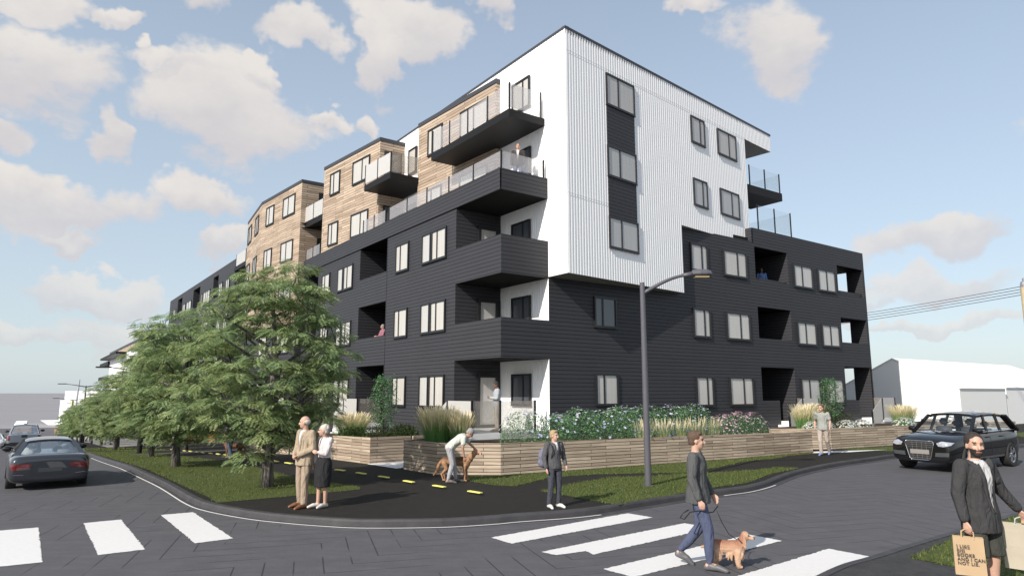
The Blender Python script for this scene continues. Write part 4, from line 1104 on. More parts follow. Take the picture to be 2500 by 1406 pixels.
# ------------------------------------------------------------------ shrubs, hedge, grasses
def small_quads(w=.5,l=1.0): return [(0,0,0),(l*.5,w*.5,.06),(l,0,-.05),(l*.5,-w*.5,.06)],[(0,1,2,3)]
LQ=small_quads(.55)
def blob_points(n,rx,ry,h,rnd,surf=.5,p=2.2):
    out=[]
    while len(out)<n:
        x,y,z=rnd.uniform(-1,1),rnd.uniform(-1,1),rnd.uniform(0,1)
        r=(abs(x)**p+abs(y)**p+abs(z)**p)
        if r>1: continue
        if rnd.random()>surf+(1-surf)*r: continue
        out.append((x*rx,y*ry,z*h))
    return out
def leafy(n,rx,ry,h,size,seed,surf=.3,tilt=.6,p=2.2):
    rnd=random.Random(seed); pos=blob_points(n,rx,ry,h,rnd,surf,p)
    m=[rotm(rnd.uniform(0,2*PI),rnd.gauss(-.2,tilt),rnd.gauss(0,tilt)) for _ in pos]
    return instances(LQ[0],LQ[1],m,pos,[size*rnd.uniform(.6,1.25) for _ in pos])
def flower_template(petals=5,r=1.0):
    v=[];f=[]
    for i in range(petals):
        a=2*PI*i/petals; n=len(v); b=.5
        v+=[(0,0,0),(math.cos(a-b)*r,math.sin(a-b)*r,.25),(math.cos(a)*r*1.15,math.sin(a)*r*1.15,.32),(math.cos(a+b)*r,math.sin(a+b)*r,.25)]
        f.append((n,n+1,n+2,n+3))
    return v,f
FW=flower_template()
def flowers(n,rx,ry,h,size,seed,out=True,zmin=.1,up=.5,p=2.2):
    rnd=random.Random(seed); pos=[];m=[]
    while len(pos)<n:
        a=rnd.uniform(0,2*PI); e=rnd.uniform(0,PI/2)
        x,y,z=math.cos(a)*math.cos(e),math.sin(a)*math.cos(e),math.sin(e)
        k=(abs(x)**p+abs(y)**p+abs(z)**p)**(-1/p)*rnd.uniform(.88,1.04)
        if z*k<zmin: continue
        pos.append((x*k*rx,y*k*ry,z*k*h))
        d=Vector((x,y,z+up)).normalized(); q=d.to_track_quat('Z','Y')
        m.append((q.to_matrix()@Matrix.Rotation(rnd.uniform(0,6),3,'Z')))
    return instances(FW[0],FW[1],m,pos,[size*rnd.uniform(.7,1.2) for _ in pos])
def flower_mat(name,c1,c2):
    return leaf_mat(name,[c1,c2],.6,.3,.2)
M['fl_purple']=flower_mat('lilac_petals',(.60,.54,.80),(.88,.84,.95))
M['fl_pink']=flower_mat('pink_petals',(.74,.38,.50),(.90,.66,.72))
M['fl_white']=flower_mat('cream_petals',(.62,.58,.50),(.80,.77,.70))
M['fl_blue']=flower_mat('blue_petals',(.16,.24,.55),(.35,.42,.75))
def blade_mat(name,lo,mid,hi):
    m,t,b,out=nt(name)
    tc=N(t,'ShaderNodeTexCoord'); g=N(t,'ShaderNodeNewGeometry')
    uv=N(t,'ShaderNodeSeparateXYZ'); t.links.new(tc.outputs['UV'],uv.inputs[0])
    cr=N(t,'ShaderNodeValToRGB'); cr.color_ramp.elements[0].color=C4(lo); cr.color_ramp.elements[1].color=C4(hi)
    e=cr.color_ramp.elements.new(.5); e.color=C4(mid); t.links.new(uv.outputs['Y'],cr.inputs[0])
    t.links.new(cr.outputs[0],b.inputs['Base Color']); b.inputs['Roughness'].default_value=.6
    tl=N(t,'ShaderNodeBsdfTranslucent'); t.links.new(cr.outputs[0],tl.inputs[0])
    ms=N(t,'ShaderNodeMixShader'); ms.inputs[0].default_value=.3
    t.links.new(b.outputs[0],ms.inputs[1]); t.links.new(tl.outputs[0],ms.inputs[2]); t.links.new(ms.outputs[0],out.inputs[0])
    return m
M['feather']=blade_mat('feather_grass_blades',(.09,.26,.07),(.24,.42,.13),(.50,.54,.26))
M['plume']=blade_mat('straw_plumes',(.45,.42,.24),(.70,.62,.40),(.85,.74,.50))
M['dryblade']=blade_mat('pale_meadow_stalks',(.42,.40,.20),(.25,.34,.16),(.50,.46,.34))
def arcs(n,rx,ry,h,seed,spread,w=.012,seg=5,plume=0,lean=1.0):
    """arching blades; returns mesh with UV.y = height along the blade"""
    rnd=random.Random(seed); v=[];f=[];uv=[];mi=[]
    for _ in range(n):
        a=rnd.uniform(0,2*PI); r=math.sqrt(rnd.random()); bx,by=math.cos(a)*r*rx*.45,math.sin(a)*r*ry*.45
        ya=a+rnd.gauss(0,.5); hh=h*rnd.uniform(.6,1.05); sp=spread*(.25+.9*r)*rnd.uniform(.6,1.2)*lean
        px,py=-math.sin(ya+rnd.uniform(-1,1)),math.cos(ya); isp=rnd.random()<plume
        if isp: hh*=1.12; sp*=.85
        base=len(v)
        for i in range(seg+1):
            t=i/seg; x=bx+math.cos(ya)*sp*t**1.7; y=by+math.sin(ya)*sp*t**1.7; z=hh*(t-.16*t**3*(sp/h))
            ww=w*(1-t*.85)
            if isp: ww=w*.5 if t<.62 else w*1.9*math.sin(PI*min(1,(t-.55)/.5))+.002
            v.append((x-px*ww,y-py*ww,z)); v.append((x+px*ww,y+py*ww,z))
        for i in range(seg):
            f.append((base+2*i,base+2*i+1,base+2*i+3,base+2*i+2)); mi.append(1 if isp and i>=seg*.5 else 0)
            for q in (i,i,i+1,i+1): uv.append((0,q/seg))
    me=bpy.data.meshes.new('blades'); me.from_pydata(v,[],f); l=me.uv_layers.new(name='UV')
    l.data.foreach_set('uv',[c for q in uv for c in q]); me.polygons.foreach_set('material_index',mi); me.update(); return me
def plant(name,me,loc,mats,label,cat,group=None,rz=0,sc=1):
    return link(name,me,None,mats,loc=loc,rot=(0,0,rz),label=label,cat=cat,**({'group':group} if group else {}))
# big feather grass clump on the planter corner + others
def fgrass(u,v,z,r,h,n,label,seed):
    me=arcs(n,r*1.25,r,h,seed,r*.52,.0062,6,.34); x,y=W2(u,v)
    plant('feather_grass',me,(x,y,z+TZ(x,y)),[M['feather'],M['plume']],label,'ornamental grass','feather grasses in the planters',rz=AR)
fgrass(-3.25,-1.45,.86,.80,1.0,1500,'big feather grass clump at the left end of the corner planter',5)
fgrass(-2.85,-2.0,.86,.5,.85,900,'feather grass clump just behind the bending person',6)
fgrass(-3.6,4.3,.80,.9,.80,1300,'feather grass behind the elderly couple in the left planter',7)
fgrass(13.3,-3.2,.82,.75,.95,900,'feather grass directly left of the walking man in grey, right planter',8)
fgrass(15.5,-2.3,.82,.8,.95,900,'feather grass right of the walking man in grey',9)
fgrass(21.5,-3.4,.76,.95,.95,1000,'feather grass above the farthest planter near the black car',10)
# flowering lilac hedge: individual shrubs
rnd=random.Random(4)
hp=[(-.9,-2.6,.80,1.00),(.15,-2.9,.85,.90),(1.2,-2.7,.85,1.05),(2.3,-2.9,.9,1.02),(3.4,-2.4,.95,1.08),(4.6,-2.4,.95,1.1),(5.8,-2.5,.95,1.08),(7.0,-2.5,.95,1.1)]
where=['first lilac flowered bush from the left, covering the white corner wall','lilac flowered bush below the corner terrace post','lilac flowered bush where white wall meets charcoal wall','lilac bush behind the schoolboy','lilac bush below the left ground floor window','lilac bush left of the grey lamp post','lilac bush right of the grey lamp post','lilac bush above the pink flowers, rightmost of the hedge']
for i,(u,v,r,h) in enumerate(hp):
    x,y=W2(u,v)
    V,F=leafy(2000,r*.98,r*.8,h,.062,30+i,.35,p=2.6)
    V2,F2=flowers(58 if i<3 else 44,r,r*.8,h*1.0,.042,60+i,zmin=.12,p=2.6)
    me=inst_mesh('hedge_shrub',[(V,F,0),(V2,F2,1)])
    plant('flowering_shrub',me,(x,y,.80),[M['leaf_g'],M['fl_purple']],where[i],'shrub','lilac flowering bushes in the corner planter',rz=i*1.1)
# meadow stalks in front with blue flowers
for i,(u,v) in enumerate(((2.7,-4.05),(3.5,-4.1),(4.3,-4.15),(5.1,-4.2),(5.8,-4.25))):
    me=arcs(230,.6,.28,.66,80+i,.16,.0042,4,.16); x,y=W2(u,v)
    o=plant('meadow_grass',me,(x,y,.82),[M['dryblade'],M['plume']],['pale meadow stalks at the left end of the flower bed','pale meadow stalks second from left in the bed','pale meadow stalks left of the lamp post','pale meadow stalks behind the lamp post','pale meadow stalks beside the pink bush'][i],'ornamental grass','meadow stalks in the corner planter',rz=AR-PI/2+.6)
    V2,F2=flowers(16,.5,.2,.42,.03,90+i); fm=inst_mesh('petals',[(V2,F2,0)]); link('blossom',fm,o,M['fl_blue'])
# pink bushes
for i,(u,v,r,h) in enumerate(((6.85,-4.0,.62,.74),(7.75,-3.85,.78,.80),(8.75,-3.8,.72,.76))):
    x,y=W2(u,v); V,F=leafy(1500,r*.97,r*.7,h*.97,.055,130+i,.5,p=2.2); V2,F2=flowers(150,r*1.02,r*.74,h*1.03,.032,160+i,zmin=.03)
    me=inst_mesh('pink_shrub',[(V,F,0),(V2,F2,1)]); plant('pink_shrub',me,(x,y,.80),[M['leaf_g'],M['fl_pink']],['pink flowering bush on the left of its group of three, by the meadow stalks','middle pink flowering bush','pink flowering bush at the right of the group, next to bare wall'][i],'shrub','pink flowering bushes',rz=AR-.6)
# white flower mounds
for i,(u,v,r) in enumerate(((12.6,-3.9,.42),(13.4,-4.0,.40),(14.9,-4.1,.5),(16.0,-4.2,.5),(20.2,-4.0,.55),(23.6,-4.6,.6),(24.8,-4.8,.6))):
    x,y=W2(u,v); V,F=leafy(300,r*.9,r*.7,.36,.04,200+i,.5); V2,F2=flowers(260,r,r*.8,.40,.034,220+i,zmin=.02)
    me=inst_mesh('white_flower_mound',[(V,F,0),(V2,F2,1)]); plant('white_flower_mound',me,(x,y,.78),[M['leaf_g'],M['fl_white']],['cream flower mound at the left, before the walking man','cream flower mound touching the walking man','cream flower mound right of the walking man','cream flower mound at the right end of its planter','cream flower mound between planters','cream flower mound left of the black car mirror','cream flower mound behind the black car'][i],'flowers','cream flower mounds in the right planters')
# dark conifer mounds
for i,(u,v,r,h,z) in enumerate(((-2.55,2.0,.5,.40,.82),(-3.4,2.4,.55,.42,.82),(-2.2,3.0,.5,.42,.82),(-4.0,3.2,.45,.36,.82),(15.3,-2.6,.75,1.0,.8),(16.2,-3.2,.6,.7,.8))):
    x,y=W2(u,v); V,F=leafy(800,r,r*.85,h,.07,300+i,.6,tilt=.9)
    me=inst_mesh('conifer_shrub',[(V,F,0)]); plant('conifer_shrub',me,(x,y,z),[M['leaf_d']],['low dark shrub at the right corner of the left planter','low dark shrub in front of the small tree in the left planter','low dark shrub behind the small tree trunk','low dark shrub near the elderly woman','tall dark shrub behind the walking man','dark shrub under the right small tree'][i],'shrub','low dark conifer shrubs')
# two young trees
def young_tree(u,v,z,H,R_,seed,label):
    rnd=random.Random(seed); w_=MB(); x,y=W2(u,v)
    w_.tube([(0,0,-.1),(.01,.01,H*.3),(-.02,.02,H*.6),(0,0,H*.92)],[.035,.028,.018,.005],7)
    an=[]
    for k in range(44):
        t=(k+1)/44; zz=H*(.14+.8*t); ya=k*2.4; l=R_*(math.sin(PI*(.2+.72*t))**.7)*rnd.uniform(.7,1.1)
        e=Vector((math.cos(ya),math.sin(ya),.55)).normalized(); a=Vector((0,0,zz)); w_.tube([a,a+e*l*.5,a+e*l],[.010,.007,.003],4,caps=False)
        for q in (.35,.55,.75,1): an.append(a+e*l*q)
    pos=[];m=[]
    for _ in range(2600):
        q=rnd.choice(an)+Vector((rnd.gauss(0,.055),rnd.gauss(0,.055),rnd.gauss(0,.055))); pos.append(tuple(q)); m.append(rotm(rnd.uniform(0,6.3),rnd.gauss(.1,.5),rnd.gauss(0,.5)))
    V,F=instances(LQ[0],LQ[1],m,pos,[rnd.uniform(.045,.085) for _ in pos])
    r=empty('young_tree',(x,y,z+TZ(x,y)),0,label=label,cat='tree',group='young trees in the planters')
    w_.build('trunk',M['twig'],r,smooth=True); link('crown',inst_mesh('crown',[(V,F,0)]),r,M['leaf_g'])
young_tree(-3.3,4.6-2.3,.78,2.1,.60,401,'young tree in the left planter in front of the loggia')
young_tree(15.9,-2.9,.78,2.2,.62,402,'young tree in the right planter covering a ground floor window')
# low red flower bed far along the street
x,y=W2(-4.5,36); V,F=leafy(900,2.6,.9,.55,.12,501,.5); M['leaf_r']=leaf_mat('dark_red_leaves',[(.12,.03,.035),(.22,.06,.06)])
plant('red_shrub',inst_mesh('red_shrub',[(V,F,0)]),(x,y,TZ(x,y)+.1),[M['leaf_r']],'dark red bedding shrub far behind the third tree trunk','shrub',rz=1.2)

# ------------------------------------------------------------------ street lamps, pole, wires
M['lampgrey']=plain('dark_grey_lamp_paint',(.085,.085,.10),.45,noise_amt=.1)
M['lens']=plain('lamp_lens',(.35,.28,.15),.3)
lx,ly=3.29,16.55
L1=empty('street_lamp',(lx,ly,.1),0,label='grey street lamp with one curved arm standing on the right lawn',cat='street lamp')
s=MB(); s.tube([(0,0,0),(0,0,4.98)],[.082,.062],16); s.build('pole',M['lampgrey'],L1,smooth=False)
s=MB(); s.lathe([(.0,.04),(.14,.04),(.14,.0)],16); s.build('base_plate',M['lampgrey'],L1)
s=MB(); P=[]; 
for i in range(13):
    t=i/12; P.append((.04+1.22*t,-.02*t,4.72+.46*math.sin(t*PI*.5)-.0*t))
s.tube(P,[.05-.015*(i/12) for i in range(13)],10); s.tube([(1.0,-.02,5.16),(1.3,-.02,5.20)],[.045,.07],10); s.build('arm',M['lampgrey'],L1,smooth=True)
hd=MB()
hp_=[(1.25,.07,.06),(1.30,.12,.11),(1.45,.15,.13),(1.62,.15,.125),(1.72,.12,.10),(1.77,.05,.05)]
base=[]
for x_,wy,hz in hp_:
    ring=[]
    for k in range(12):
        a=2*PI*k/12; cy,cz=math.cos(a),math.sin(a); ring.append((x_,wy*cy,5.19+(hz if cz>0 else hz*.55)*cz+.01))
    base.append(ring)
for i in range(len(base)-1):
    for k in range(12): hd.face([base[i][k],base[i+1][k],base[i+1][(k+1)%12],base[i][(k+1)%12]][::-1])
hd.face(base[0]); hd.face(base[-1][::-1]); hm=hd.mesh(); sharp_smooth(hm,60)
h_=link('lamp_head',hm,L1,M['lampgrey']); s=MB(); s.box(1.33,1.68,-.1,.1,5.105,5.135); s.build('lens',M['lens'],h_)
def twin(u,v,label,rz,H=5.0,group='twin arm black lamps'):
    x,y=W2(u,v); r=empty('twin_lamp',(x,y,TZ(x,y)+.1),rz,label=label,cat='street lamp',group=group)
    s=MB(); s.tube([(0,0,0),(0,0,.95)],.115,12); s.build('base_sleeve',M['black'],r)
    s=MB(); s.tube([(0,0,.95),(0,0,H)],[.075,.05],10); s.build('pole',M['lampgrey'],r)
    for sg in (-1,1):
        s=MB(); s.tube([(0,0,H-.1),(sg*.9,0,H+.05),(sg*1.7,0,H+.16)],[.05,.03,.025],6); s.box(min(sg*1.65,sg*2.25),max(sg*1.65,sg*2.25),-.12,.12,H+.12,H+.19); s.build('lamp_arm',M['black'],r)
    return r
twin(-9.4,49,'twin arm black lamp in front of the far plaza','0' and .1)
twin(-8.8,17.2,'twin arm lamp hidden in the crowns, only its fat black base showing by a trunk',.1,H=3.9)
twin(-9.0,78,'farther twin arm black lamp behind the first one',.1)
# signal mast far left
x,y=W2(-8,95); r=empty('signal_mast',(x,y,TZ(x,y)),0,label='slim grey mast with a yellow green sign at the far left',cat='mast')
s=MB(); s.tube([(0,0,0),(.35,0,8.6)],[.16,.09],8); s.build('mast',plain('light_grey_steel',(.42,.43,.47),.4),r)
s=MB(); s.box(-.45,-.2,-.08,.08,4.9,5.6); s.box(-.2,.2,-.03,.03,5.2,5.3); s.build('sign',plain('yellow_green_sign',(.55,.62,.05),.5),r)

pole=empty('utility_pole',(31.3,40,0),0,label='pale timber utility pole with an insulator cap at the right edge',cat='utility pole')
s=MB(); s.tube([(0,0,-1),(0,0,8.7)],[.30,.24],14); s.build('pole_shaft',plain('pale_timber_pole',(.50,.42,.27),.8,noise_amt=.25,nscale=6,bump=.4),pole)
s=MB(); s.lathe([(0,9.25),(.10,9.22),(.11,9.05),(.2,9.0),(.24,8.8),(.24,8.65),(0,8.65)],14); s.build('insulator_cap',plain('grey_cap',(.35,.35,.38),.3,metal=.6),pole)
for i in range(4):
    s=MB(); a=Vector((31.1,40,8.72-.17*i)); b=Vector((24.5,75,9.3-.24*i)); P=[]
    for k in range(25):
        t=k/24; p=a.lerp(b,t); p.z-=1.2*4*t*(1-t)*.25; P.append(tuple(p))
    s.tube(P,.022,5); o=s.build('power_line',M['lampgrey']); tag(o,['topmost of the four parallel power lines','second power line from the top','third power line from the top','lowest of the four parallel power lines'][i],'cable','power lines running to the pole')

# ------------------------------------------------------------------ plain white massing buildings
def shed(label,u0,u1,v0,v1,ze,zr,zb=-1,chim=None):
    r=empty('gabled_building',(OX,OY,0),BROT,label=label,cat='building',group='plain white gabled buildings')
    vm=(v0+v1)/2
    s=MB(); s.face([(u0,v1,zb),(u0,v0,zb),(u0,v0,ze),(u0,vm,zr),(u0,v1,ze)]); s.face([(u1,v0,zb),(u1,v1,zb),(u1,v1,ze),(u1,vm,zr),(u1,v0,ze)])
    s.face([(u0,v0,zb),(u1,v0,zb),(u1,v0,ze),(u0,v0,ze)]); s.face([(u1,v1,zb),(u0,v1,zb),(u0,v1,ze),(u1,v1,ze)]); s.build('wall',M['massing'],r)
    s=MB(); e=.12
    for sgn,va in ((-1,v0),(1,v1)):
        va2=va+sgn*e*.6; zz=ze-e*.35
        q=[(u0-.04,va2,zz),(u1+.04,va2,zz),(u1+.04,vm,zr+.03),(u0-.04,vm,zr+.03)]
        s.face(q if sgn<0 else q[::-1]); s.face([(a,b,c-.06) for a,b,c in (q[::-1] if sgn<0 else q)])
        s.face([q[0],q[3],(q[3][0],q[3][1],q[3][2]-.06),(q[0][0],q[0][1],q[0][2]-.06)]); s.face([q[0],(q[0][0],q[0][1],q[0][2]-.06),(q[1][0],q[1][1],q[1][2]-.06),q[1]])
    s.build('roof',M['massing'],r)
    return r
shed('white gabled building just right of the charcoal wing, shaded gable',34.36,41.85,-1.1,6.7,2.66,4.61)
shed('larger white gabled building behind, cut by the right edge',42.6,60,-.9,9.5,2.74,4.75)
r=empty('white_building',(OX,OY,0),BROT,label='far white blank building at the end of the street beside the tree row',cat='building')
s=MB(); s.box(-7.0,4,150,185,-6,.2); s.build('wall',M['white'],r)
s=MB(); s.box(-6.2,4,150.5,184,.2,2.6); s.build('upper_storey',M['white'],r)
s=MB(); s.box(-7.1,4.05,149.9,185,.2,.32,skip=''); s.build('ledge',M['massing'],r)
# ------------------------------------------------------------------ vehicles
from mathutils.bvhtree import BVHTree
def paint(name,col,rough=.25,metal=.0,flake=.0):
    m,t,b,out=nt(name)
    b.inputs['Base Color'].default_value=C4(col); b.inputs['Roughness'].default_value=rough; b.inputs['Metallic'].default_value=metal
    b.inputs['Coat Weight'].default_value=1; b.inputs['Coat Roughness'].default_value=.02; b.inputs['Coat IOR'].default_value=1.6; b.inputs['Specular IOR Level'].default_value=.1
    return m
M['car_black']=paint('glossy_black_car_paint',(.004,.004,.005),.5)
M['car_grey']=paint('glossy_dark_grey_car_paint',(.042,.047,.058),.28,.5)
M['car_silver']=paint('silver_blue_car_paint',(.20,.23,.28),.32,.4)
M['car_white']=paint('white_car_paint',(.6,.6,.62),.3)
M['rubber']=plain('tyre_rubber',(.018,.018,.018),.8,bump=.3,bscale=90)
M['chrome']=plain('chrome_trim',(.75,.76,.78),.12,metal=1)
M['rim']=plain('alloy_rim',(.55,.57,.62),.2,metal=.9)
M['plastic']=plain('black_car_plastic',(.015,.015,.016),.5)
M['taillight']=plain('red_tail_lamp',(.13,.008,.012),.15,coat=1)
M['headlight']=plain('headlamp_glass',(.42,.45,.50),.08,coat=1,metal=.3,noise_amt=.5,nscale=14)
M['seat']=plain('dark_seat_leather',(.05,.055,.065),.6)
M['seat_l']=plain('pale_seat_leather',(.55,.56,.52),.6)
M['plate']=plain('grey_number_plate_blank',(.22,.21,.20),.5)
M['plate_d']=plain('dark_blank_plate',(.05,.055,.06),.4)
def carglass(name,tr,tint):
    m,t,b,out=nt(name)
    tp=N(t,'ShaderNodeBsdfTransparent'); tp.inputs[0].default_value=C4(tint)
    gl=N(t,'ShaderNodeBsdfGlossy'); gl.inputs[0].default_value=(1,1,1,1); gl.inputs[1].default_value=.01
    mx=N(t,'ShaderNodeMixShader'); mx.inputs[0].default_value=1-tr
    t.links.new(tp.outputs[0],mx.inputs[1]); t.links.new(gl.outputs[0],mx.inputs[2]); t.links.new(mx.outputs[0],out.inputs[0]); return m
M['cglass']=carglass('car_window_glass',.92,(.97,.99,1.0))
M['cglass_r']=carglass('reflective_rear_glass',.66,(.55,.62,.68))

def wheel(parent,x,y,r,w,spokes=5,name='wheel'):
    g=empty(name,(x,y,r),0,parent)
    s=MB(); h=w/2
    s.lathe([(r*.66,-h*.9),(r*.80,-h),(r*.94,-h*.98),(r*.99,-h*.8),(r,-h*.5),(r,h*.5),(r*.99,h*.8),(r*.94,h*.98),(r*.80,h),(r*.66,h*.9)],32,axis='x')
    # tread grooves
    me=s.mesh(); sharp_smooth(me,40); link('tyre',me,g,M['rubber'])
    sg=1 if x>0 else -1
    s=MB(); s.lathe([(r*.67,-h*.8),(r*.67,h*.8)],28,axis='x'); s.lathe([(r*.62,sg*h*.75),(r*.68,sg*h*.86),(r*.70,sg*h*.8)],28,axis='x')
    for k in range(spokes):
        for o in (-.13,.13):
            a=2*PI*k/spokes+o; b=2*PI*k/spokes+o*.6
            s.bar((sg*h*.66,math.cos(b)*r*.1,math.sin(b)*r*.1),(sg*h*.78,math.cos(a)*r*.66,math.sin(a)*r*.66),r*.10,r*.07,up=(1,0,0))
    s.lathe([(0,sg*h*.80),(r*.14,sg*h*.78),(r*.17,sg*h*.6)],16,axis='x')
    me=s.mesh(); link('rim',me,g,M['rim'])
    s=MB(); s.lathe([(0,sg*h*.1),(r*.66,sg*h*.1)],20,axis='x'); s.lathe([(0,-sg*h*.6),(r*.66,-sg*h*.6)],20,axis='x'); link('brake_disc',s.mesh(),g,M['plastic'])
    return g

def shell(stations,arches,ar,name='body',sub=2):
    v=[];f=[]; n=len(stations[0][1])
    full=[]
    for y,p in stations:
        ring=[(x,y,z) for x,z in p]+[(-x,y,z) for x,z in p[-2:0:-1]]
        full.append(ring)
    m=len(full[0])
    for r in full: v+=r
    for i in range(len(full)-1):
        for k in range(m):
            a=i*m+k;b=i*m+(k+1)%m
            f.append((a,b,b+m,a+m))
    # end caps as strips between mirrored points
    for base,flip in ((0,False),((len(full)-1)*m,True)):
        for k in range(n-1):
            a=base+k; b=base+k+1; c=base+(m-k-1)%m; d=base+(m-k)%m
            q=(a,d,c,b) if k>0 else (a,c,b)
            if k==n-2: q=(a,d,b)
            q=q if not flip else q[::-1]
            if len(set(q))==len(q): f.append(q)
    me=bpy.data.meshes.new(name); me.from_pydata(v,[],f); me.update()
    bm=bmesh.new(); bm.from_mesh(me); bmesh.ops.recalc_face_normals(bm,faces=bm.faces); bm.to_mesh(me); bm.free()
    me2=evaluated(me,[('SUBSURF',dict(levels=sub,render_levels=sub))])
    if arches:
        c=MB()
        for x,y in arches:
            c.lathe([(0,-.17),(ar,-.17),(ar,.25),(0,.25)] if x>0 else [(0,-.25),(ar,-.25),(ar,.17),(0,.17)],30,c=(x,y,ar*.93),axis='x')
        cm=c.mesh(); bm=bmesh.new(); bm.from_mesh(cm); bmesh.ops.remove_doubles(bm,verts=bm.verts,dist=1e-4); bmesh.ops.recalc_face_normals(bm,faces=bm.faces); bm.to_mesh(cm); bm.free()
        co_=bpy.data.objects.new('cut',cm); COL.objects.link(co_)
        o=bpy.data.objects.new('tmp',me2); COL.objects.link(o); md=o.modifiers.new('b','BOOLEAN'); md.object=co_; md.operation='DIFFERENCE'; md.solver='EXACT'
        dg=bpy.context.evaluated_depsgraph_get(); dg.update(); me3=bpy.data.meshes.new_from_object(o.evaluated_get(dg)); bpy.data.objects.remove(o); bpy.data.objects.remove(co_); me2=me3
    sharp_smooth(me2,42)
    return me2
def patch(parent,name,bvh,poly,axis,mat,off=.008,grid=.05,thick=0):
    """lay a flat outline onto the body along an axis: 'y+','y-' (poly in x,z) or 'x+','x-' (poly in y,z)"""
    bm=bmesh.new(); vs=[bm.verts.new((a,0,b)) for a,b in poly]; fc=bm.faces.new(vs)
    lo=[min(p[i] for p in poly) for i in (0,1)]; hi=[max(p[i] for p in poly) for i in (0,1)]
    for i,ax in ((0,(1,0,0)),(1,(0,0,1))):
        k=lo[i]+grid
        while k<hi[i]:
            bmesh.ops.bisect_plane(bm,geom=bm.verts[:]+bm.edges[:]+bm.faces[:],plane_co=tuple(k*c for c in ax),plane_no=ax); k+=grid
    sg=1 if axis[1]=='+' else -1
    for v in bm.verts:
        a,b=v.co.x,v.co.z
        if axis[0]=='y': o=Vector((a,sg*4,b)); d=Vector((0,-sg,0))
        else: o=Vector((sg*3,a,b)); d=Vector((-sg,0,0))
        h=bvh.ray_cast(o,d)
        if h[0] is None: h=bvh.find_nearest(Vector((a,sg*2.2,b)) if axis[0]=='y' else Vector((sg*.9,a,b)))
        n=Vector(h[1]); 
        if n.dot(d)>0: n=-n
        v.co=h[0]+n*off
    bm.normal_update()
    dd=Vector((0,sg,0)) if axis[0]=='y' else Vector((sg,0,0))
    if sum(f.normal.dot(dd) for f in bm.faces)<0: bmesh.ops.reverse_faces(bm,faces=bm.faces[:])
    for f in bm.faces: f.smooth=True
    me=bpy.data.meshes.new(name); bm.to_mesh(me); bm.free(); return link(name,me,parent,mat)
def outline_tube(parent,name,bvh,poly,axis,mat,r=.012,off=.012):
    sg=1 if axis[1]=='+' else -1; P=[]
    n=len(poly)
    for i in range(n):
        for k in range(5):
            t=k/5; a=poly[i][0]*(1-t)+poly[(i+1)%n][0]*t; b=poly[i][1]*(1-t)+poly[(i+1)%n][1]*t
            o=Vector((a,sg*4,b)) if axis[0]=='y' else Vector((sg*3,a,b)); d=Vector((0,-sg,0)) if axis[0]=='y' else Vector((-sg,0,0))
            h=bvh.ray_cast(o,d)
            if h[0] is not None: P.append(h[0]-d*off)
    P.append(P[0]); s=MB(); s.tube(P,r,6); return s.build(name,mat,parent,smooth=True)
def gridpatch(c0,c1,n=8,m=6):
    """bilinear sheet between two curves given as functions of s in -1..1"""
    s=MB(); G=[]
    for j in range(m+1):
        t=j/m; row=[]
        for i in range(n+1):
            q=-1+2*i/n; a=Vector(c0(q)); b=Vector(c1(q)); row.append(a.lerp(b,t))
        G.append(row)
    for j in range(m):
        for i in range(n): s.face([G[j][i],G[j][i+1],G[j+1][i+1],G[j+1][i]])
    return s
def seat(parent,x,y,z,mat,h=.62):
    for nm,(w,d,z0,z1,yy) in (('seat_back',(.24,.07,z,z+h*.62,y)),('headrest',(.125,.055,z+h*.68,z+h,y-.02))):
        me=bpy.data.meshes.new(nm); bm=bmesh.new(); bmesh.ops.create_cube(bm,size=1)
        for v in bm.verts: v.co=Vector((x+v.co.x*2*w,yy+v.co.y*2*d,(z0+z1)/2+v.co.z*(z1-z0)))
        bmesh.ops.bevel(bm,geom=bm.edges[:],offset=.05,segments=3,affect='EDGES'); bm.to_mesh(me); bm.free(); link(nm,me,parent,mat,smooth=True)

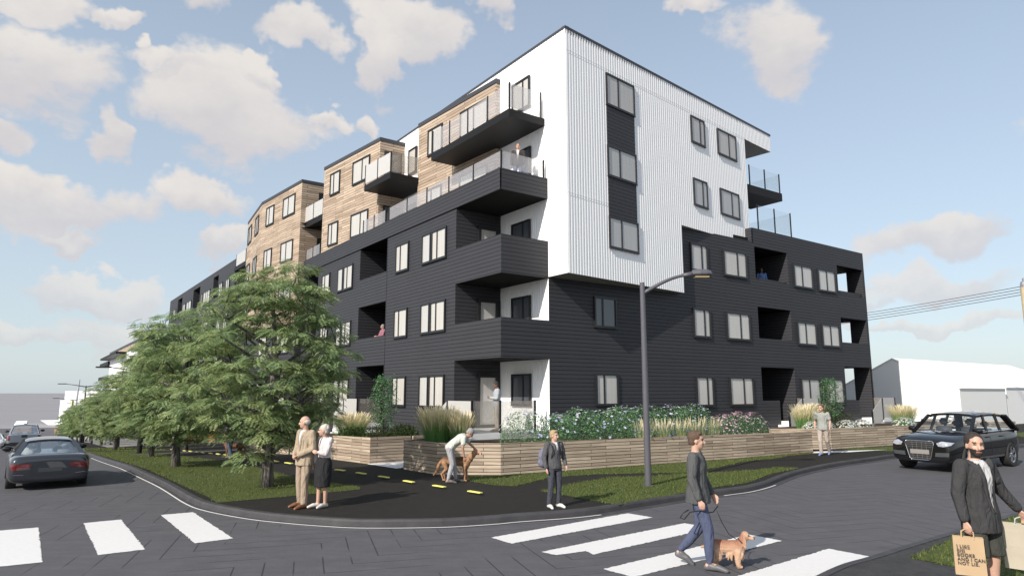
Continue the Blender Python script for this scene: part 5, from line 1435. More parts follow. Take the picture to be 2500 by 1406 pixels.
def greenhouse(g,paintm,glassm,P):
    """P: y0 windscreen base, y1 roof front, y2 roof rear, y3 rear glass base; wb half belt width, wr half roof width; zb(y) belt, zr roof"""
    wb,wr,zr=P['wb'],P['wr'],P['zr']; zb=P['zb']
    y0,y1,y2,y3=P['y']
    def roofz(y,q):
        t=(y-y2)/(y1-y2); return zr+P.get('arch',.05)*math.sin(PI*min(1,max(0,t*.9+.05)))-.05*q*q
    # roof skin with a rolled edge
    s=MB(); G=[]; n=12; m=10
    for j in range(m+1):
        y=y2+(y1-y2)*j/m; row=[]
        for i in range(n+1):
            q=-1+2*i/n; w=wr*(1.0 if 0<j<m else .985); row.append(Vector((w*math.sin(q*PI/2)*1.0 if False else w*q,y+(P.get('bowf',.07)*(1-q*q) if j==m else (-P.get('bowr',.05)*(1-q*q) if j==0 else 0)),roofz(y,q)-(.035 if abs(q)>.99 else 0))))
        G.append(row)
    for j in range(m):
        for i in range(n): s.face([G[j][i],G[j][i+1],G[j+1][i+1],G[j+1][i]])
    me=s.mesh(); 
    me2=evaluated(me,[('SOLIDIFY',dict(thickness=.075,offset=-1))]); sharp_smooth(me2,50); link('roof',me2,g,paintm)
    re=lambda y,sg: Vector((sg*wr*.985,y,roofz(y,1)-.03))
    be=lambda y,sg: Vector((sg*(wb if y<y0 else wb),y,zb(y)))
    for sg in (-1,1):
        s=MB(); s.bar(be(y0,sg)+Vector((0,.02,-.03)),re(y1,sg),.085,.07); s.build('front_pillar',paintm,g)
        s=MB(); s.bar(be(y3,sg)+Vector((0,.02,-.03)),re(y2,sg),P.get('cw',.13),.06); s.build('rear_pillar',paintm,g)
        for k,(yb,yt) in enumerate(P['mid']):
            s=MB(); s.bar(be(yb,sg)-Vector((0,0,.03)),re(yt,sg),.05,.075); s.build('door_pillar',M['plastic'],g)
        # side windows: between successive pillars
        ys=[(y0,y1)]+list(P['mid'])+[(y3,y2)]
        for a,b in zip(ys[:-1],ys[1:]):
            s=MB(); q=[be(a[0],sg),be(b[0],sg),re(b[1],sg),re(a[1],sg)]; q=[p+Vector((-sg*.012,0,0)) for p in q]; s.face(q); s.build('side_window',glassm,g)
        s=MB(); 
        P0=[be(y0,sg)]; 
        s.tube([be(y0,sg)+Vector((sg*.01,0,.005)),be((y0+y3)/2,sg)+Vector((sg*.012,0,.005)),be(y3,sg)+Vector((sg*.01,0,.005))],.012,6); s.build('window_trim',M['chrome'] if P.get('chrome') else M['plastic'],g)
    bow=P.get('bow',.16)
    s=gridpatch(lambda q:(q*(wb-.04),y0+bow*(1-q*q),zb(y0)-.01),lambda q:(q*(wr-.03),y1+P.get('bowf',.07)*(1-q*q)-.01,roofz(y1,q)-.035)); s.build('windscreen',glassm,g,smooth=True)
    bw=P.get('bowrg',.12)
    s=gridpatch(lambda q:(-q*(wb-.05),y3-bw*(1-q*q),zb(y3)-.01),lambda q:(-q*(wr-.03),y2-P.get('bowr',.05)*(1-q*q)+.01,roofz(y2,q)-.035)); s.build('rear_window',P.get('rearglass',glassm),g,smooth=True)
def mirror_(g,x,y,z,mat):
    for sg in (-1,1):
        s=MB(); 
        me=bpy.data.meshes.new('wing_mirror'); bm=bmesh.new(); bmesh.ops.create_icosphere(bm,subdivisions=3,radius=1)
        for v in bm.verts: v.co=Vector((sg*(x+.13)+v.co.x*.14,y+v.co.y*.085,z+.03+v.co.z*.085))
        bm.to_mesh(me); bm.free(); link('wing_mirror',me,g,mat,smooth=True)

def section(w,zb,zt,crown=.03,belt=None,tuck=.9,shoulder=.86):
    belt=belt or zt-.10
    return [(0,zb),(w*.55,zb),(w*tuck,zb+.02),(w*.985,zb+.13),(w,zb+(belt-zb)*.5),(w*.985,belt-.04),(w*.94,belt+.015),(w*shoulder,zt),(w*.45,zt+crown*.8),(0,zt+crown)]

# ---- black SUV
def suv():
    x,y=14.32,21.85
    g=empty('suv',(x,y,0),rad(123.3-.3),label='glossy black estate SUV with a big chrome framed grille turning at the right',cat='car')
    W=.94
    st=[(-2.36,section(W*.80,.42,1.08,.02)),(-2.30,section(W*.90,.34,1.14,.02)),(-2.10,section(W*.98,.28,1.17,.02)),(-1.47,section(W,.27,1.17,.02)),(-.6,section(W,.27,1.14,.02)),(.4,section(W,.27,1.12,.02)),(1.05,section(W,.27,1.11,.05,shoulder=.84)),(1.47,section(W,.28,1.07,.06,shoulder=.80)),(1.95,section(W*.975,.28,1.03,.05,shoulder=.78)),(2.20,section(W*.95,.27,.98,.04,shoulder=.8)),(2.36,section(W*.88,.28,.91,.03,belt=.83,shoulder=.84)),(2.40,section(W*.84,.32,.87,.02,belt=.80,shoulder=.87))]
    me=shell(st,[(.84,1.47),(-.84,1.47),(.84,-1.47),(-.84,-1.47)],.41)
    body=link('body',me,g,M['car_black'])
    bv=BVHTree.FromPolygons([v.co for v in me.vertices],[p.vertices for p in me.polygons])
    greenhouse(g,M['car_black'],M['cglass'],dict(y=(.98,.25,-1.75,-2.2),wb=.83,wr=.68,zr=1.68,zb=lambda y:1.12+.03*max(0,-y)/2,mid=[(-.12,-.25),(-1.05,-1.10)],cw=.24,arch=.06,chrome=True))
    gr=[(-.37,.905),(.37,.905),(.41,.84),(.30,.40),(.24,.35),(-.24,.35),(-.30,.40),(-.41,.84)]
    r=patch(g,'grille',bv,gr,'y+',M['plastic'],.012)
    outline_tube(g,'grille_frame',bv,gr,'y+',M['chrome'],.013,.016)
    for zz in (.41,.47,.73,.79,.85):
        w=.27+.25*(zz-.36)*.9; s=MB(); P=[]
        for i in range(9):
            q=-1+i/4; h=bv.ray_cast(Vector((q*w,4,zz)),Vector((0,-1,0)))[0]; P.append(h+Vector((0,.018,0)))
        s.tube(P,.003,5); s.build('grille_bar',M['plate'],r)
    for xx in (-.2,-.07,.07,.2):
        s=MB(); P=[bv.ray_cast(Vector((xx,4,zz)),Vector((0,-1,0)))[0]+Vector((0,.018,0)) for zz in (.38,.5,.62,.75,.88)]; s.tube(P,.003,5); s.build('grille_bar',M['plate'],r)
    patch(g,'number_plate',bv,[(-.27,.52),(.27,.52),(.27,.65),(-.27,.65)],'y+',M['plate'],.022)
    for sg in (-1,1):
        patch(g,'headlight',bv,[(sg*.48,.85),(sg*.53,.765),(sg*.68,.755),(sg*.83,.80),(sg*.86,.875),(sg*.62,.905)],'y+',M['headlight'],.01,grid=.03)
        patch(g,'air_intake',bv,[(sg*.44,.58),(sg*.42,.46),(sg*.78,.48),(sg*.80,.59)],'y+',M['plate_d'],.01)
        s=patch(g,'door_seam',bv,[(.88,.40),(.895,.40),(.80,1.06),(.785,1.06)],'x+' if sg>0 else 'x-',M['plastic'],.003)
        patch(g,'door_seam',bv,[(-.10,.40),(-.085,.40),(-.075,1.0),(-.09,1.0)],'x+' if sg>0 else 'x-',M['plastic'],.003)
        patch(g,'door_seam',bv,[(-1.0,.5),(-.985,.5),(-1.12,1.0),(-1.135,1.0)],'x+' if sg>0 else 'x-',M['plastic'],.003)
        patch(g,'sill_trim',bv,[(-.98,.36),(.96,.36),(.96,.42),(-.98,.42)],'x+' if sg>0 else 'x-',M['plate'],.01)
        for yy in (.0,-.95):
            s=MB(); s.bar((sg*.945,yy+.02,.98),(sg*.945,yy+.20,.985),.03,.03); s.build('door_handle',M['car_black'],g)
        patch(g,'tail_light',bv,[(sg*.55,.92),(sg*.80,.86),(sg*.80,.76),(sg*.55,.78)],'y-',M['taillight'],.01)
    mirror_(g,.82,.78,1.16,M['car_black'])
    for sx in (-.38,.38): seat(g,sx,-.05,.86,M['seat'],.66)
    for sx in (-.42,.42): seat(g,sx,-.98,.84,M['seat'],.58)
    s=MB(); s.box(-.72,.72,.45,.9,1.05,1.15); s.build('dashboard',M['seat'],g)
    s=MB(); P=[(-.38+.17*math.cos(a*PI/8),.30+.05*math.sin(a*PI/8),1.12+.13*math.sin(a*PI/8)) for a in range(17)]; s.tube(P,.014,6); s.build('steering_wheel',M['plastic'],g)
    for sx in (-.82,.82):
        wheel(g,sx,1.47,.385,.28); wheel(g,sx,-1.47,.385,.28)
    return g
suv()

# ---- dark saloon, rear view
def sedan(loc,rz,pm,label,simple=False,scale=1.0,group=None):
    g=empty('saloon_car',loc,rz,label=label,cat='car',**({'group':group} if group else {})); g.scale=(scale*.98,scale,scale*.93)
    W=.95
    st=[(-2.52,section(W*.80,.36,.86,.02,belt=.80)),(-2.49,section(W*.90,.28,.96,.02,belt=.88)),(-2.36,section(W*.97,.24,1.03,.015,belt=.93)),(-1.9,section(W,.22,1.0,.03,belt=.92)),(-1.5,section(W,.22,.99,.04,belt=.92)),(-.5,section(W,.22,.96,.03)),(.6,section(W,.22,.94,.03)),(1.2,section(W,.22,.90,.05,shoulder=.8)),(1.9,section(W*.96,.22,.80,.05,shoulder=.78)),(2.35,section(W*.86,.24,.70,.04,belt=.64)),(2.48,section(W*.72,.30,.62,.02,belt=.58))]
    me=shell(st,[(.84,1.5),(-.84,1.5),(.84,-1.47),(-.84,-1.47)],.375)
    link('body',me,g,pm)
    bv=BVHTree.FromPolygons([v.co for v in me.vertices],[p.vertices for p in me.polygons])
    greenhouse(g,pm,M['cglass'],dict(y=(1.15,.35,-1.0,-1.72),wb=.78,wr=.575,zr=1.37,zb=lambda y:.96,mid=[(.05,-.05),(-.95,-.88)],cw=.12,arch=.045,bowrg=.16,rearglass=M['cglass_r'],chrome=True))
    for sg in (-1,1):
        patch(g,'tail_light',bv,[(sg*.86,.66),(sg*.80,.625),(sg*.46,.69),(sg*.42,.765),(sg*.54,.805),(sg*.89,.79)],'y-',M['taillight'],.010,grid=.03)
        s=patch(g,'tail_light_glass',bv,[(sg*.84,.70),(sg*.52,.725),(sg*.55,.745),(sg*.84,.73)],'y-',plain('dark_red_lamp_bar',(.12,.01,.012),.1),.014,grid=.03)
        patch(g,'boot_seam',bv,[(sg*.46,.70),(sg*.45,.70),(sg*.38,.50),(sg*.392,.50)],'y-',M['plastic'],.004)
        patch(g,'exhaust',bv,[(sg*.45,.27),(sg*.45,.32),(sg*.66,.32),(sg*.66,.27)],'y-',M['plastic'],.006)
        patch(g,'reflector',bv,[(sg*.80,.50),(sg*.58,.49),(sg*.58,.50),(sg*.80,.515)],'y-',M['chrome'],.006)
    patch(g,'boot_seam',bv,[(-.38,.50),(.38,.50),(.38,.488),(-.38,.488)],'y-',M['plastic'],.004)
    patch(g,'number_plate',bv,[(-.27,.56),(.27,.56),(.27,.67),(-.27,.67)],'y-',M['plate_d'],.006)
    mirror_(g,.82,.75,.98,M['car_black'])
    if not simple:
        for sx in (-.38,.38): seat(g,sx,.0,.70,M['seat_l'],.62)
        for sx in (-.40,.40): seat(g,sx,-.98,.72,M['seat_l'],.54)
        s=MB(); s.box(-.7,.7,-1.7,-1.15,.93,.96); s.build('parcel_shelf',M['seat'],g)
    for sx in (-.82,.82):
        wheel(g,sx,1.5,.335,.24,name='wheel'); wheel(g,sx,-1.47,.335,.24)
    return g
hd_=math.atan2(LV[1],LV[0])-PI/2
x0,y0_=-11.80,17.33
sedan((x0+LV[0]*1.60,y0_+LV[1]*1.60,-.05),hd_+rad(1.5),M['car_grey'],'dark grey saloon seen from behind driving away at the left edge',scale=.925)
x,y=W2(-15.6,58); sedan((x,y,TZ(x,y)),hd_+PI,M['car_white'],'tiny pale oncoming car just visible left of the pickup',simple=True)

# ---- pickup
def pickup():
    x,y=W2(-13.3,41.6); g=empty('pickup_truck',(x,y,TZ(x,y)),hd_,label='blue grey pickup truck seen from behind, ahead of the saloon',cat='truck')
    W=1.0
    st=[(-2.82,section(W*.93,.60,1.28,.0,tuck=.97,shoulder=.97)),(-2.78,section(W*.97,.56,1.30,.0,tuck=.97,shoulder=.96)),(-1.7,section(W,.55,1.30,.0,shoulder=.95)),(-.5,section(W,.50,1.30,.0,shoulder=.93)),(.8,section(W,.5,1.25,.02,shoulder=.9)),(1.3,section(W,.5,1.2,.04)),(2.3,section(W*.97,.5,1.12,.04)),(2.75,section(W*.85,.55,1.0,.02))]
    me=shell(st,[(.88,1.75),(-.88,1.75),(.88,-1.75),(-.88,-1.75)],.47)
    link('body',me,g,M['car_silver']); bv=BVHTree.FromPolygons([v.co for v in me.vertices],[p.vertices for p in me.polygons])
    greenhouse(g,M['car_silver'],M['cglass_r'],dict(y=(1.1,.5,-.55,-.72),wb=.86,wr=.70,zr=1.86,zb=lambda y:1.28,mid=[(.2,.1)],cw=.12,arch=.03,bowrg=.03,bowr=.02))
    patch(g,'tailgate_panel',bv,[(-.78,.78),(.78,.78),(.78,1.24),(-.78,1.24)],'y-',M['car_silver'],.02)
    patch(g,'tailgate_shadow_line',bv,[(-.8,.70),(.8,.70),(.8,.77),(-.8,.77)],'y-',M['plastic'],.015)
    patch(g,'tailgate_handle',bv,[(-.16,1.10),(.16,1.10),(.16,1.27),(-.16,1.27)],'y-',M['plastic'],.03)
    for sg in (-1,1): patch(g,'tail_light',bv,[(sg*.80,.92),(sg*.96,.92),(sg*.96,1.25),(sg*.80,1.25)],'y-',M['taillight'],.015)
    s=MB(); s.box(-.98,.98,-2.98,-2.78,.52,.74); s.build('rear_bumper',M['plastic'],g)
    s=MB(); s.box(-.1,.1,-.62,-.50,1.90,1.95); s.build('brake_light',M['plastic'],g)
    mirror_(g,.93,.9,1.34,M['plastic'])
    for sx in (-.36,.36): seat(g,sx,.0,1.0,M['seat'],.62)
    for sx in (-.86,.86): wheel(g,sx,1.75,.40,.28); wheel(g,sx,-1.75,.40,.28)
pickup()
# ------------------------------------------------------------------ people and animals
def V3(*a): return Vector(a)
class Vol:
    """overlapping closed volumes, fused by a voxel remesh"""
    def __init__(s): s.bm=bmesh.new()
    def ball(s,c,r,rot=None,sub=2):
        r=(r,r,r) if not isinstance(r,(tuple,list)) else r
        m=Matrix.Translation(Vector(c))@((rot.to_4x4()) if rot else Matrix.Identity(4))@Matrix.Diagonal((*r,1))
        bmesh.ops.create_icosphere(s.bm,subdivisions=sub,radius=1,matrix=m)
    def cap(s,a,b,ra,rb,flat=1.0,side=None,sub=2):
        """tapered limb; flat<1 squashes it along `side`"""
        a=Vector(a);b=Vector(b);d=b-a;L=d.length
        if L<1e-5: return
        q=d.to_track_quat('Z','Y').to_matrix()
        if side is not None:
            z=d.normalized(); x=(Vector(side)-z*Vector(side).dot(z)).normalized(); y=z.cross(x); q=Matrix((x,y,z)).transposed()
        S_=Matrix.Diagonal((flat,1,1,1))
        m=Matrix.Translation((a+b)/2)@q.to_4x4()@S_
        bmesh.ops.create_cone(s.bm,cap_ends=True,segments=14,radius1=ra,radius2=rb,depth=L,matrix=m)
        for p,r in ((a,ra),(b,rb)):
            bmesh.ops.create_icosphere(s.bm,subdivisions=sub,radius=r,matrix=Matrix.Translation(p)@q.to_4x4()@S_)
    def chain(s,pts,rs,**k):
        for i in range(len(pts)-1): s.cap(pts[i],pts[i+1],rs[i],rs[i+1],**k)
    def loft(s,rings,n=18):
        """rings: (center, xaxis, yaxis) ellipses"""
        vs=[]
        for c,xa,ya in rings:
            c=Vector(c);xa=Vector(xa);ya=Vector(ya)
            vs.append([s.bm.verts.new(c+xa*math.cos(2*PI*k/n)+ya*math.sin(2*PI*k/n)) for k in range(n)])
        for i in range(len(vs)-1):
            for k in range(n): s.bm.faces.new((vs[i][k],vs[i][(k+1)%n],vs[i+1][(k+1)%n],vs[i+1][k]))
        s.bm.faces.new(vs[0][::-1]); s.bm.faces.new(vs[-1])
    def done(s,voxel=.012,smooth=3,fac=.5):
        bmesh.ops.recalc_face_normals(s.bm,faces=s.bm.faces)
        me=bpy.data.meshes.new('v'); s.bm.to_mesh(me); s.bm.free()
        r=evaluated(me,[('REMESH',dict(mode='VOXEL',voxel_size=voxel)),('SMOOTH',dict(iterations=smooth,factor=fac))])
        r.polygons.foreach_set('use_smooth',[True]*len(r.polygons)); return r
def matby(me,mats,fn):
    for m in mats: me.materials.append(m)
    idx=[fn(p.center) for p in me.polygons]; me.polygons.foreach_set('material_index',idx); me.update(); return me

def cloth(name,col,rough=.85,var=.12,scale=9,stripes=None):
    m,t,b,out=nt(name)
    tc=N(t,'ShaderNodeTexCoord'); no=N(t,'ShaderNodeTexNoise'); no.inputs['Scale'].default_value=scale; no.inputs['Detail'].default_value=6
    t.links.new(tc.outputs['Object'],no.inputs['Vector'])
    mx=N(t,'ShaderNodeMix',data_type='RGBA'); mx.inputs[6].default_value=C4([c*(1-var) for c in col]); mx.inputs[7].default_value=C4([min(1,c*(1+var)) for c in col])
    t.links.new(no.outputs[0],mx.inputs[0]); t.links.new(mx.outputs[2],b.inputs['Base Color']); b.inputs['Roughness'].default_value=rough; b.inputs['Specular IOR Level'].default_value=.2
    # folds
    mp=N(t,'ShaderNodeMapping'); mp.inputs['Scale'].default_value=(1,1,.35); t.links.new(tc.outputs['Object'],mp.inputs[0])
    n2=N(t,'ShaderNodeTexNoise'); n2.inputs['Scale'].default_value=16; n2.inputs['Detail'].default_value=3; n2.inputs['Distortion'].default_value=.6; t.links.new(mp.outputs[0],n2.inputs['Vector'])
    bp=N(t,'ShaderNodeBump'); bp.inputs['Strength'].default_value=.9; bp.inputs['Distance'].default_value=.05
    t.links.new(n2.outputs[0],bp.inputs['Height']); t.links.new(bp.outputs[0],b.inputs['Normal'])
    return m
def skinm(name,col):
    m=plain(name,col,.55,noise_amt=.10,nscale=25,bump=.05,bscale=60); 
    b=[n for n in m.node_tree.nodes if n.type=='BSDF_PRINCIPLED'][0]; b.inputs['Subsurface Weight'].default_value=.12; b.inputs['Subsurface Radius'].default_value=(.02,.008,.005); return m
M['skin']=skinm('fair_skin',(.50,.31,.23)); M['skin_d']=skinm('brown_skin',(.16,.09,.06)); M['skin_t']=skinm('tanned_skin',(.40,.23,.16))
M['eye']=plain('eye_dark',(.03,.022,.02),.3); M['lip']=plain('lips',(.36,.15,.13),.5)
M['hair_w']=plain('white_hair',(.55,.50,.43),.8,noise_amt=.25,nscale=40,bump=.6,bscale=80)
M['hair_b']=plain('dark_hair',(.03,.022,.018),.7,noise_amt=.3,nscale=40,bump=.6,bscale=80)
M['hair_br']=plain('brown_hair',(.09,.055,.035),.7,noise_amt=.3,nscale=40,bump=.6,bscale=80)
M['hair_bl']=plain('blond_hair',(.36,.27,.15),.7,noise_amt=.3,nscale=40,bump=.6,bscale=80)
M['hair_g']=plain('grey_hair',(.28,.27,.27),.8,noise_amt=.25,nscale=40,bump=.6,bscale=80)

def person(label,x,y,z,face,H=1.75,pose=None,skin='skin',hair='hair_b',top=('shirt',(.3,.3,.3),'long',.0),inner=None,bottom=('trousers',(.1,.1,.12)),shoes=(.1,.08,.07),
           head_yaw=0,head_pitch=0,build=1.0,beard=None,hairlen='short',vox=.011,group=None,extra=None,bald=False):
    """face: world heading the body looks along (degrees, 0=+x, 90=+y). local +y is forward, +x is the person's right... left-hand side is -x"""
    k=H/1.75; p=dict(pose or {})
    J=dict(pel=(0,0,.94),wst=(0,.0,1.08),chs=(0,0,1.30),nck=(0,-.01,1.475),hd=(0,.015,1.62),
           shr=(.185,-.01,1.42),shl=(-.185,-.01,1.42),elr=(.235,-.03,1.14),ell=(-.235,-.03,1.14),wrr=(.24,.05,.90),wrl=(-.24,.05,.90),
           hpr=(.095,0,.92),hpl=(-.095,0,.92),knr=(.105,.02,.50),knl=(-.105,.02,.50),anr=(.11,-.02,.085),anl=(-.11,-.02,.085),
           tor=None,tol=None,har=None,hal=None)
    J.update(p)
    for s_,a in (('r','anr'),('l','anl')):
        if J['to'+s_] is None: A=J[a]; J['to'+s_]=(A[0]+(.03 if s_=='r' else -.03),A[1]+.17,A[2]-.055)
        if J['ha'+s_] is None:
            w=Vector(J['wr'+s_]); e=Vector(J['el'+s_]); J['ha'+s_]=tuple(w+(w-e).normalized()*.09)
    J={a:Vector(b) for a,b in J.items()}
    b=build
    root=empty('person',(x,y,z),rad(face-90),label=label,cat='person',**({'group':group} if group else {})); root.scale=(k,k,k)
    # ---- body: one continuous surface
    B=Vol()
    hd=J['hd']; hr=(Matrix.Rotation(rad(head_yaw),3,'Z')@Matrix.Rotation(rad(head_pitch),3,'X'))
    def h(a,bb,c): return hd+hr@Vector((a,bb,c))
    B.ball(h(0,-.012,.03),(.076,.098,.098),hr,3); B.ball(h(0,.018,-.038),(.060,.072,.074),hr,3)
    B.ball(h(0,.048,-.085),(.036,.034,.027),hr); B.cap(h(0,.086,.012),h(0,.104,-.028),.010,.016); B.ball(h(0,.075,.035),(.050,.018,.013),hr)
    for sx in (-1,1):
        B.ball(h(sx*.077,-.008,-.008),(.010,.020,.032),hr); B.ball(h(sx*.036,.062,-.025),(.024,.02,.022),hr)
    B.cap(J['nck']-Vector((0,0,.05)),h(0,-.02,-.05),.056*b**.5,.052)
    side=(J['shr']-J['shl']).normalized()
    def ring(c,rx,ry,fw): 
        return (c,side*rx,fw*ry)
    up1=(J['wst']-J['pel']).normalized(); up2=(J['nck']-J['wst']).normalized()
    f1=up1.cross(side)*-1; f2=up2.cross(side)*-1
    if f1.y<0 and abs(f1.y)>.5: f1=-f1
    if f2.dot(f1)<0: f2=-f2
    hipc=(J['hpr']+J['hpl'])/2
    def torso(o,Vl,z0=0,z1=1,belly=0.0):
        R_=[(hipc-up1*.08,.125,.10),(hipc+up1*.02,.165,.118),(J['wst'],.138,.105+belly),(J['wst'].lerp(J['chs'],.5),.145,.108+belly*.8),(J['chs'],.165,.118),(J['chs'].lerp(J['nck'],.55),.17,.100),(J['nck']-up2*.035,.105,.075),(J['nck'],.06,.06)]
        R_=R_[z0:len(R_)-z1 if z1 else None]
        Vl.loft([ring(c,(rx+o)*b,(ry+o)*b,(f1 if i+z0<3 else f2)) for i,(c,rx,ry) in enumerate(R_)])
    torso(0,B,0,0)
    for s_ in 'rl':
        sh,el,wr,ha=J['sh'+s_],J['el'+s_],J['wr'+s_],J['ha'+s_]
        B.chain([sh,el,wr],[.050*b,.038*b,.026])
        # hand
        d=(ha-wr).normalized(); sx=1 if s_=='r' else -1
        nrm=Vector((sx,0,0)) if abs(d.x)<.8 else Vector((0,0,1)); nrm=(nrm-d*nrm.dot(d)).normalized(); wd=d.cross(nrm)
        pc=wr+d*.055; B.cap(wr,wr+d*.075,.022,.034,flat=.45,side=nrm)
        for i,(o,l) in enumerate(((-.030,.060),(-.010,.072),(.010,.068),(.030,.052))):
            a0=wr+d*.09+wd*o; a1=a0+d*l*.5-nrm*.006; a2=a1+d*l*.35-nrm*.026
            B.cap(a0-d*.02,a1,.0088,.0082,sub=1); B.cap(a1,a2,.0082,.0068,sub=1)
        fwd=Vector((0,1,0)); ts=wd if wd.dot(fwd)>0 else -wd
        B.cap(wr+d*.03+ts*.02,wr+d*.07+ts*.048,.012,.010,sub=1); B.cap(wr+d*.07+ts*.048,wr+d*.105+ts*.045-nrm*.012,.010,.008,sub=1)
        hp,kn,an,to=J['hp'+s_],J['kn'+s_],J['an'+s_],J['to'+s_]
        B.chain([hp,hp.lerp(kn,.45),kn,kn.lerp(an,.35)-Vector((0,.012,0)),an],[.088*b,.074*b,.052*b,.053*b,.036])
        B.chain([an-Vector((0,.03,.03)),an+(to-an)*.5,to],[.035,.033,.024])
    me=B.done(vox,3)
    eyes=[h(sx*.031,.088,.010) for sx in (-1,1)]; mouth=h(0,.092,-.062); chin=h(0,.04,-.095)
    inv=hr.transposed()
    def fm(c):
        q=inv@(c-hd)
        if q.y>.05:
            if abs(abs(q.x)-.031)<.014 and abs(q.z-.012)<.0075: return 1
            if abs(abs(q.x)-.034)<.016 and abs(q.z-.034)<.005: return 3
            if abs(q.x)<.024 and abs(q.z+.062)<.007: return 2
        if beard and q.z<-.03 and q.z>-.125 and q.y>.0 and (abs(q.x)>.026 or q.z<-.066 or (-.053<q.z<-.044)) and q.z<-.03-.25*max(0,.05-abs(q.x))*(q.z>-.06): return 3
        return 0
    matby(me,[M[skin],M['eye'],M['lip'],M[hair]],fm); link('body',me,root)
    # ---- hair
    if not bald or hair=='hair_w':
        Hh=Vol(); 
        if bald: Hh.ball(h(0,-.035,.018),(.082,.085,.068),hr,3)
        else:
            Hh.ball(h(0,-.026,.048),(.086,.100,.094),hr,3); Hh.ball(h(0,-.055,.0),(.076,.064,.085),hr,3)
        if hairlen=='puff':
            rr=random.Random(3)
            for _ in range(26):
                a=rr.uniform(0,2*PI); e=rr.uniform(.0,1.4); Hh.ball(h(.072*math.cos(a)*math.cos(e),-.03+.085*math.sin(a)*math.cos(e)-.01,.05+.075*math.sin(e)),.032,None,1)
        if hairlen=='long':
            Hh.cap(h(0,-.07,.0),h(0,-.085,-.16),.065,.05); Hh.cap(h(.06,-.02,0),h(.065,-.01,-.15),.028,.022); Hh.cap(h(-.06,-.02,0),h(-.065,-.01,-.15),.028,.022)
        if hairlen=='quiff':
            for i in range(7): Hh.ball(h(-.05+.017*i,.045,.105+.008*math.sin(i)),.032,None,1)
        m2=Hh.done(max(vox,.010),2)
        bm=bmesh.new(); bm.from_mesh(m2); kill=[v for v in bm.verts if (lambda q:(q.y>.045 and q.z<.070) or (q.y>.012 and q.z<-.005) or q.z<(-.18 if hairlen=='long' else -.055))(inv@(v.co-hd))]
        if hairlen!='long' : bmesh.ops.delete(bm,geom=kill,context='VERTS')
        else: bmesh.ops.delete(bm,geom=[v for v in kill if (inv@(v.co-hd)).y>.045],context='VERTS')
        bm.to_mesh(m2); bm.free(); link('hair',m2,root,M[hair],smooth=True)
    # ---- bottoms
    kind,col=bottom[:2]; T=Vol(); o=.016
    if kind in('trousers','shorts','joggers'):
        T.loft([ring(hipc-up1*.07,.135*b,.112*b,f1),ring(hipc+up1*.02,(.165+o)*b,(.118+o)*b,f1),ring(J['wst']-up1*.03,(.145+o)*b,(.110+o)*b,f1)])
        for s_ in 'rl':
            hp,kn,an=J['hp'+s_],J['kn'+s_],J['an'+s_]
            if kind=='shorts':
                e=kn+Vector((0,0,.03)); T.ball(hp,.098*b); T.loft([(e,(.098,0,0),(0,.108,0)),(hp.lerp(e,.5),(.092,0,0),(0,.108,0)),(hp,(.098,0,0),(0,.104,0))])
            else:
                w=.060 if kind=='trousers' else .055
                T.chain([hp,hp.lerp(kn,.5),kn,kn.lerp(an,.6),an+Vector((0,0,.015))],[.100*b,.086*b,.072*b,.066*b,w*b if kind=='trousers' else .045])
    elif kind=='skirt':
        kc=(J['knr']+J['knl'])/2+Vector((0,0,-.06)); T.loft([ring(kc,.195,.16,f1),ring(kc.lerp(hipc,.5),.21,.175,f1),ring(hipc,.205,.165,f1),ring(J['wst'],(.135+o)*b,(.105+o)*b,f1)])
    link('skirt' if kind=='skirt' else kind,T.done(.012,4),root,cloth(kind+'_fabric',col))
    # ---- shoes
    if shoes:
        sm=plain('shoe_leather',shoes,.5,noise_amt=.15)
        for s_ in 'rl':
            an,to=J['an'+s_],J['to'+s_]; d=(to-an); d.z=0; d.normalize(); F=Vol(); zf=min(an.z-.085,to.z-.03)
            base=Vector((0,0,0)); pit=(to-an).normalized()
            heel=an-d*.045-Vector((0,0,.050)); ball_=an+(to-an)*.62-Vector((0,0,.005)); tip=to+pit*.045+Vector((0,0,.002))
            F.chain([heel,ball_,tip],[.040,.044,.030]); F.cap(an-Vector((0,0,.03)),ball_,.043,.036)
            sh_=F.done(.009,2)
            lo=min(v.co.z for v in sh_.vertices)
            link('shoe',sh_,root,sm,smooth=True)
    # ---- upper garments
    def garment(name,col,sleeve,flare,length,o,V_open=False,belly=0,mat=None):
        G=Vol(); zz=length
        low=hipc-up1*zz
        R_=[(low,.165+flare,.122+flare*.8),(hipc+up1*.02,.170+flare*.6,.124+flare*.5),(J['wst'],.145+flare*.4,.112+belly),(J['wst'].lerp(J['chs'],.5),.150,.112+belly*.8),(J['chs'],.168,.120),(J['chs'].lerp(J['nck'],.55),.172,.102),(J['nck']-up2*.03,.108,.078),(J['nck']-up2*.0,.064,.062)]
        G.loft([ring(c,(rx+o)*b,(ry+o)*b,(f1 if i<3 else f2)) for i,(c,rx,ry) in enumerate(R_)])
        for s_ in 'rl':
            sh,el,wr=J['sh'+s_],J['el'+s_],J['wr'+s_]
            if sleeve=='long': G.chain([sh,el,wr.lerp(el,.06)],[(.058+o)*b,(.046+o)*b,(.034+o)*b])
            elif sleeve=='short': G.chain([sh,sh.lerp(el,.62)],[(.060+o)*b,(.054+o)*b])
            elif sleeve=='three': G.chain([sh,el,el.lerp(wr,.62)],[(.056+o)*b,(.046+o)*b,(.040+o)*b])
        gm=G.done(.011,4)
        ml=mat or cloth(name+'_fabric',col)
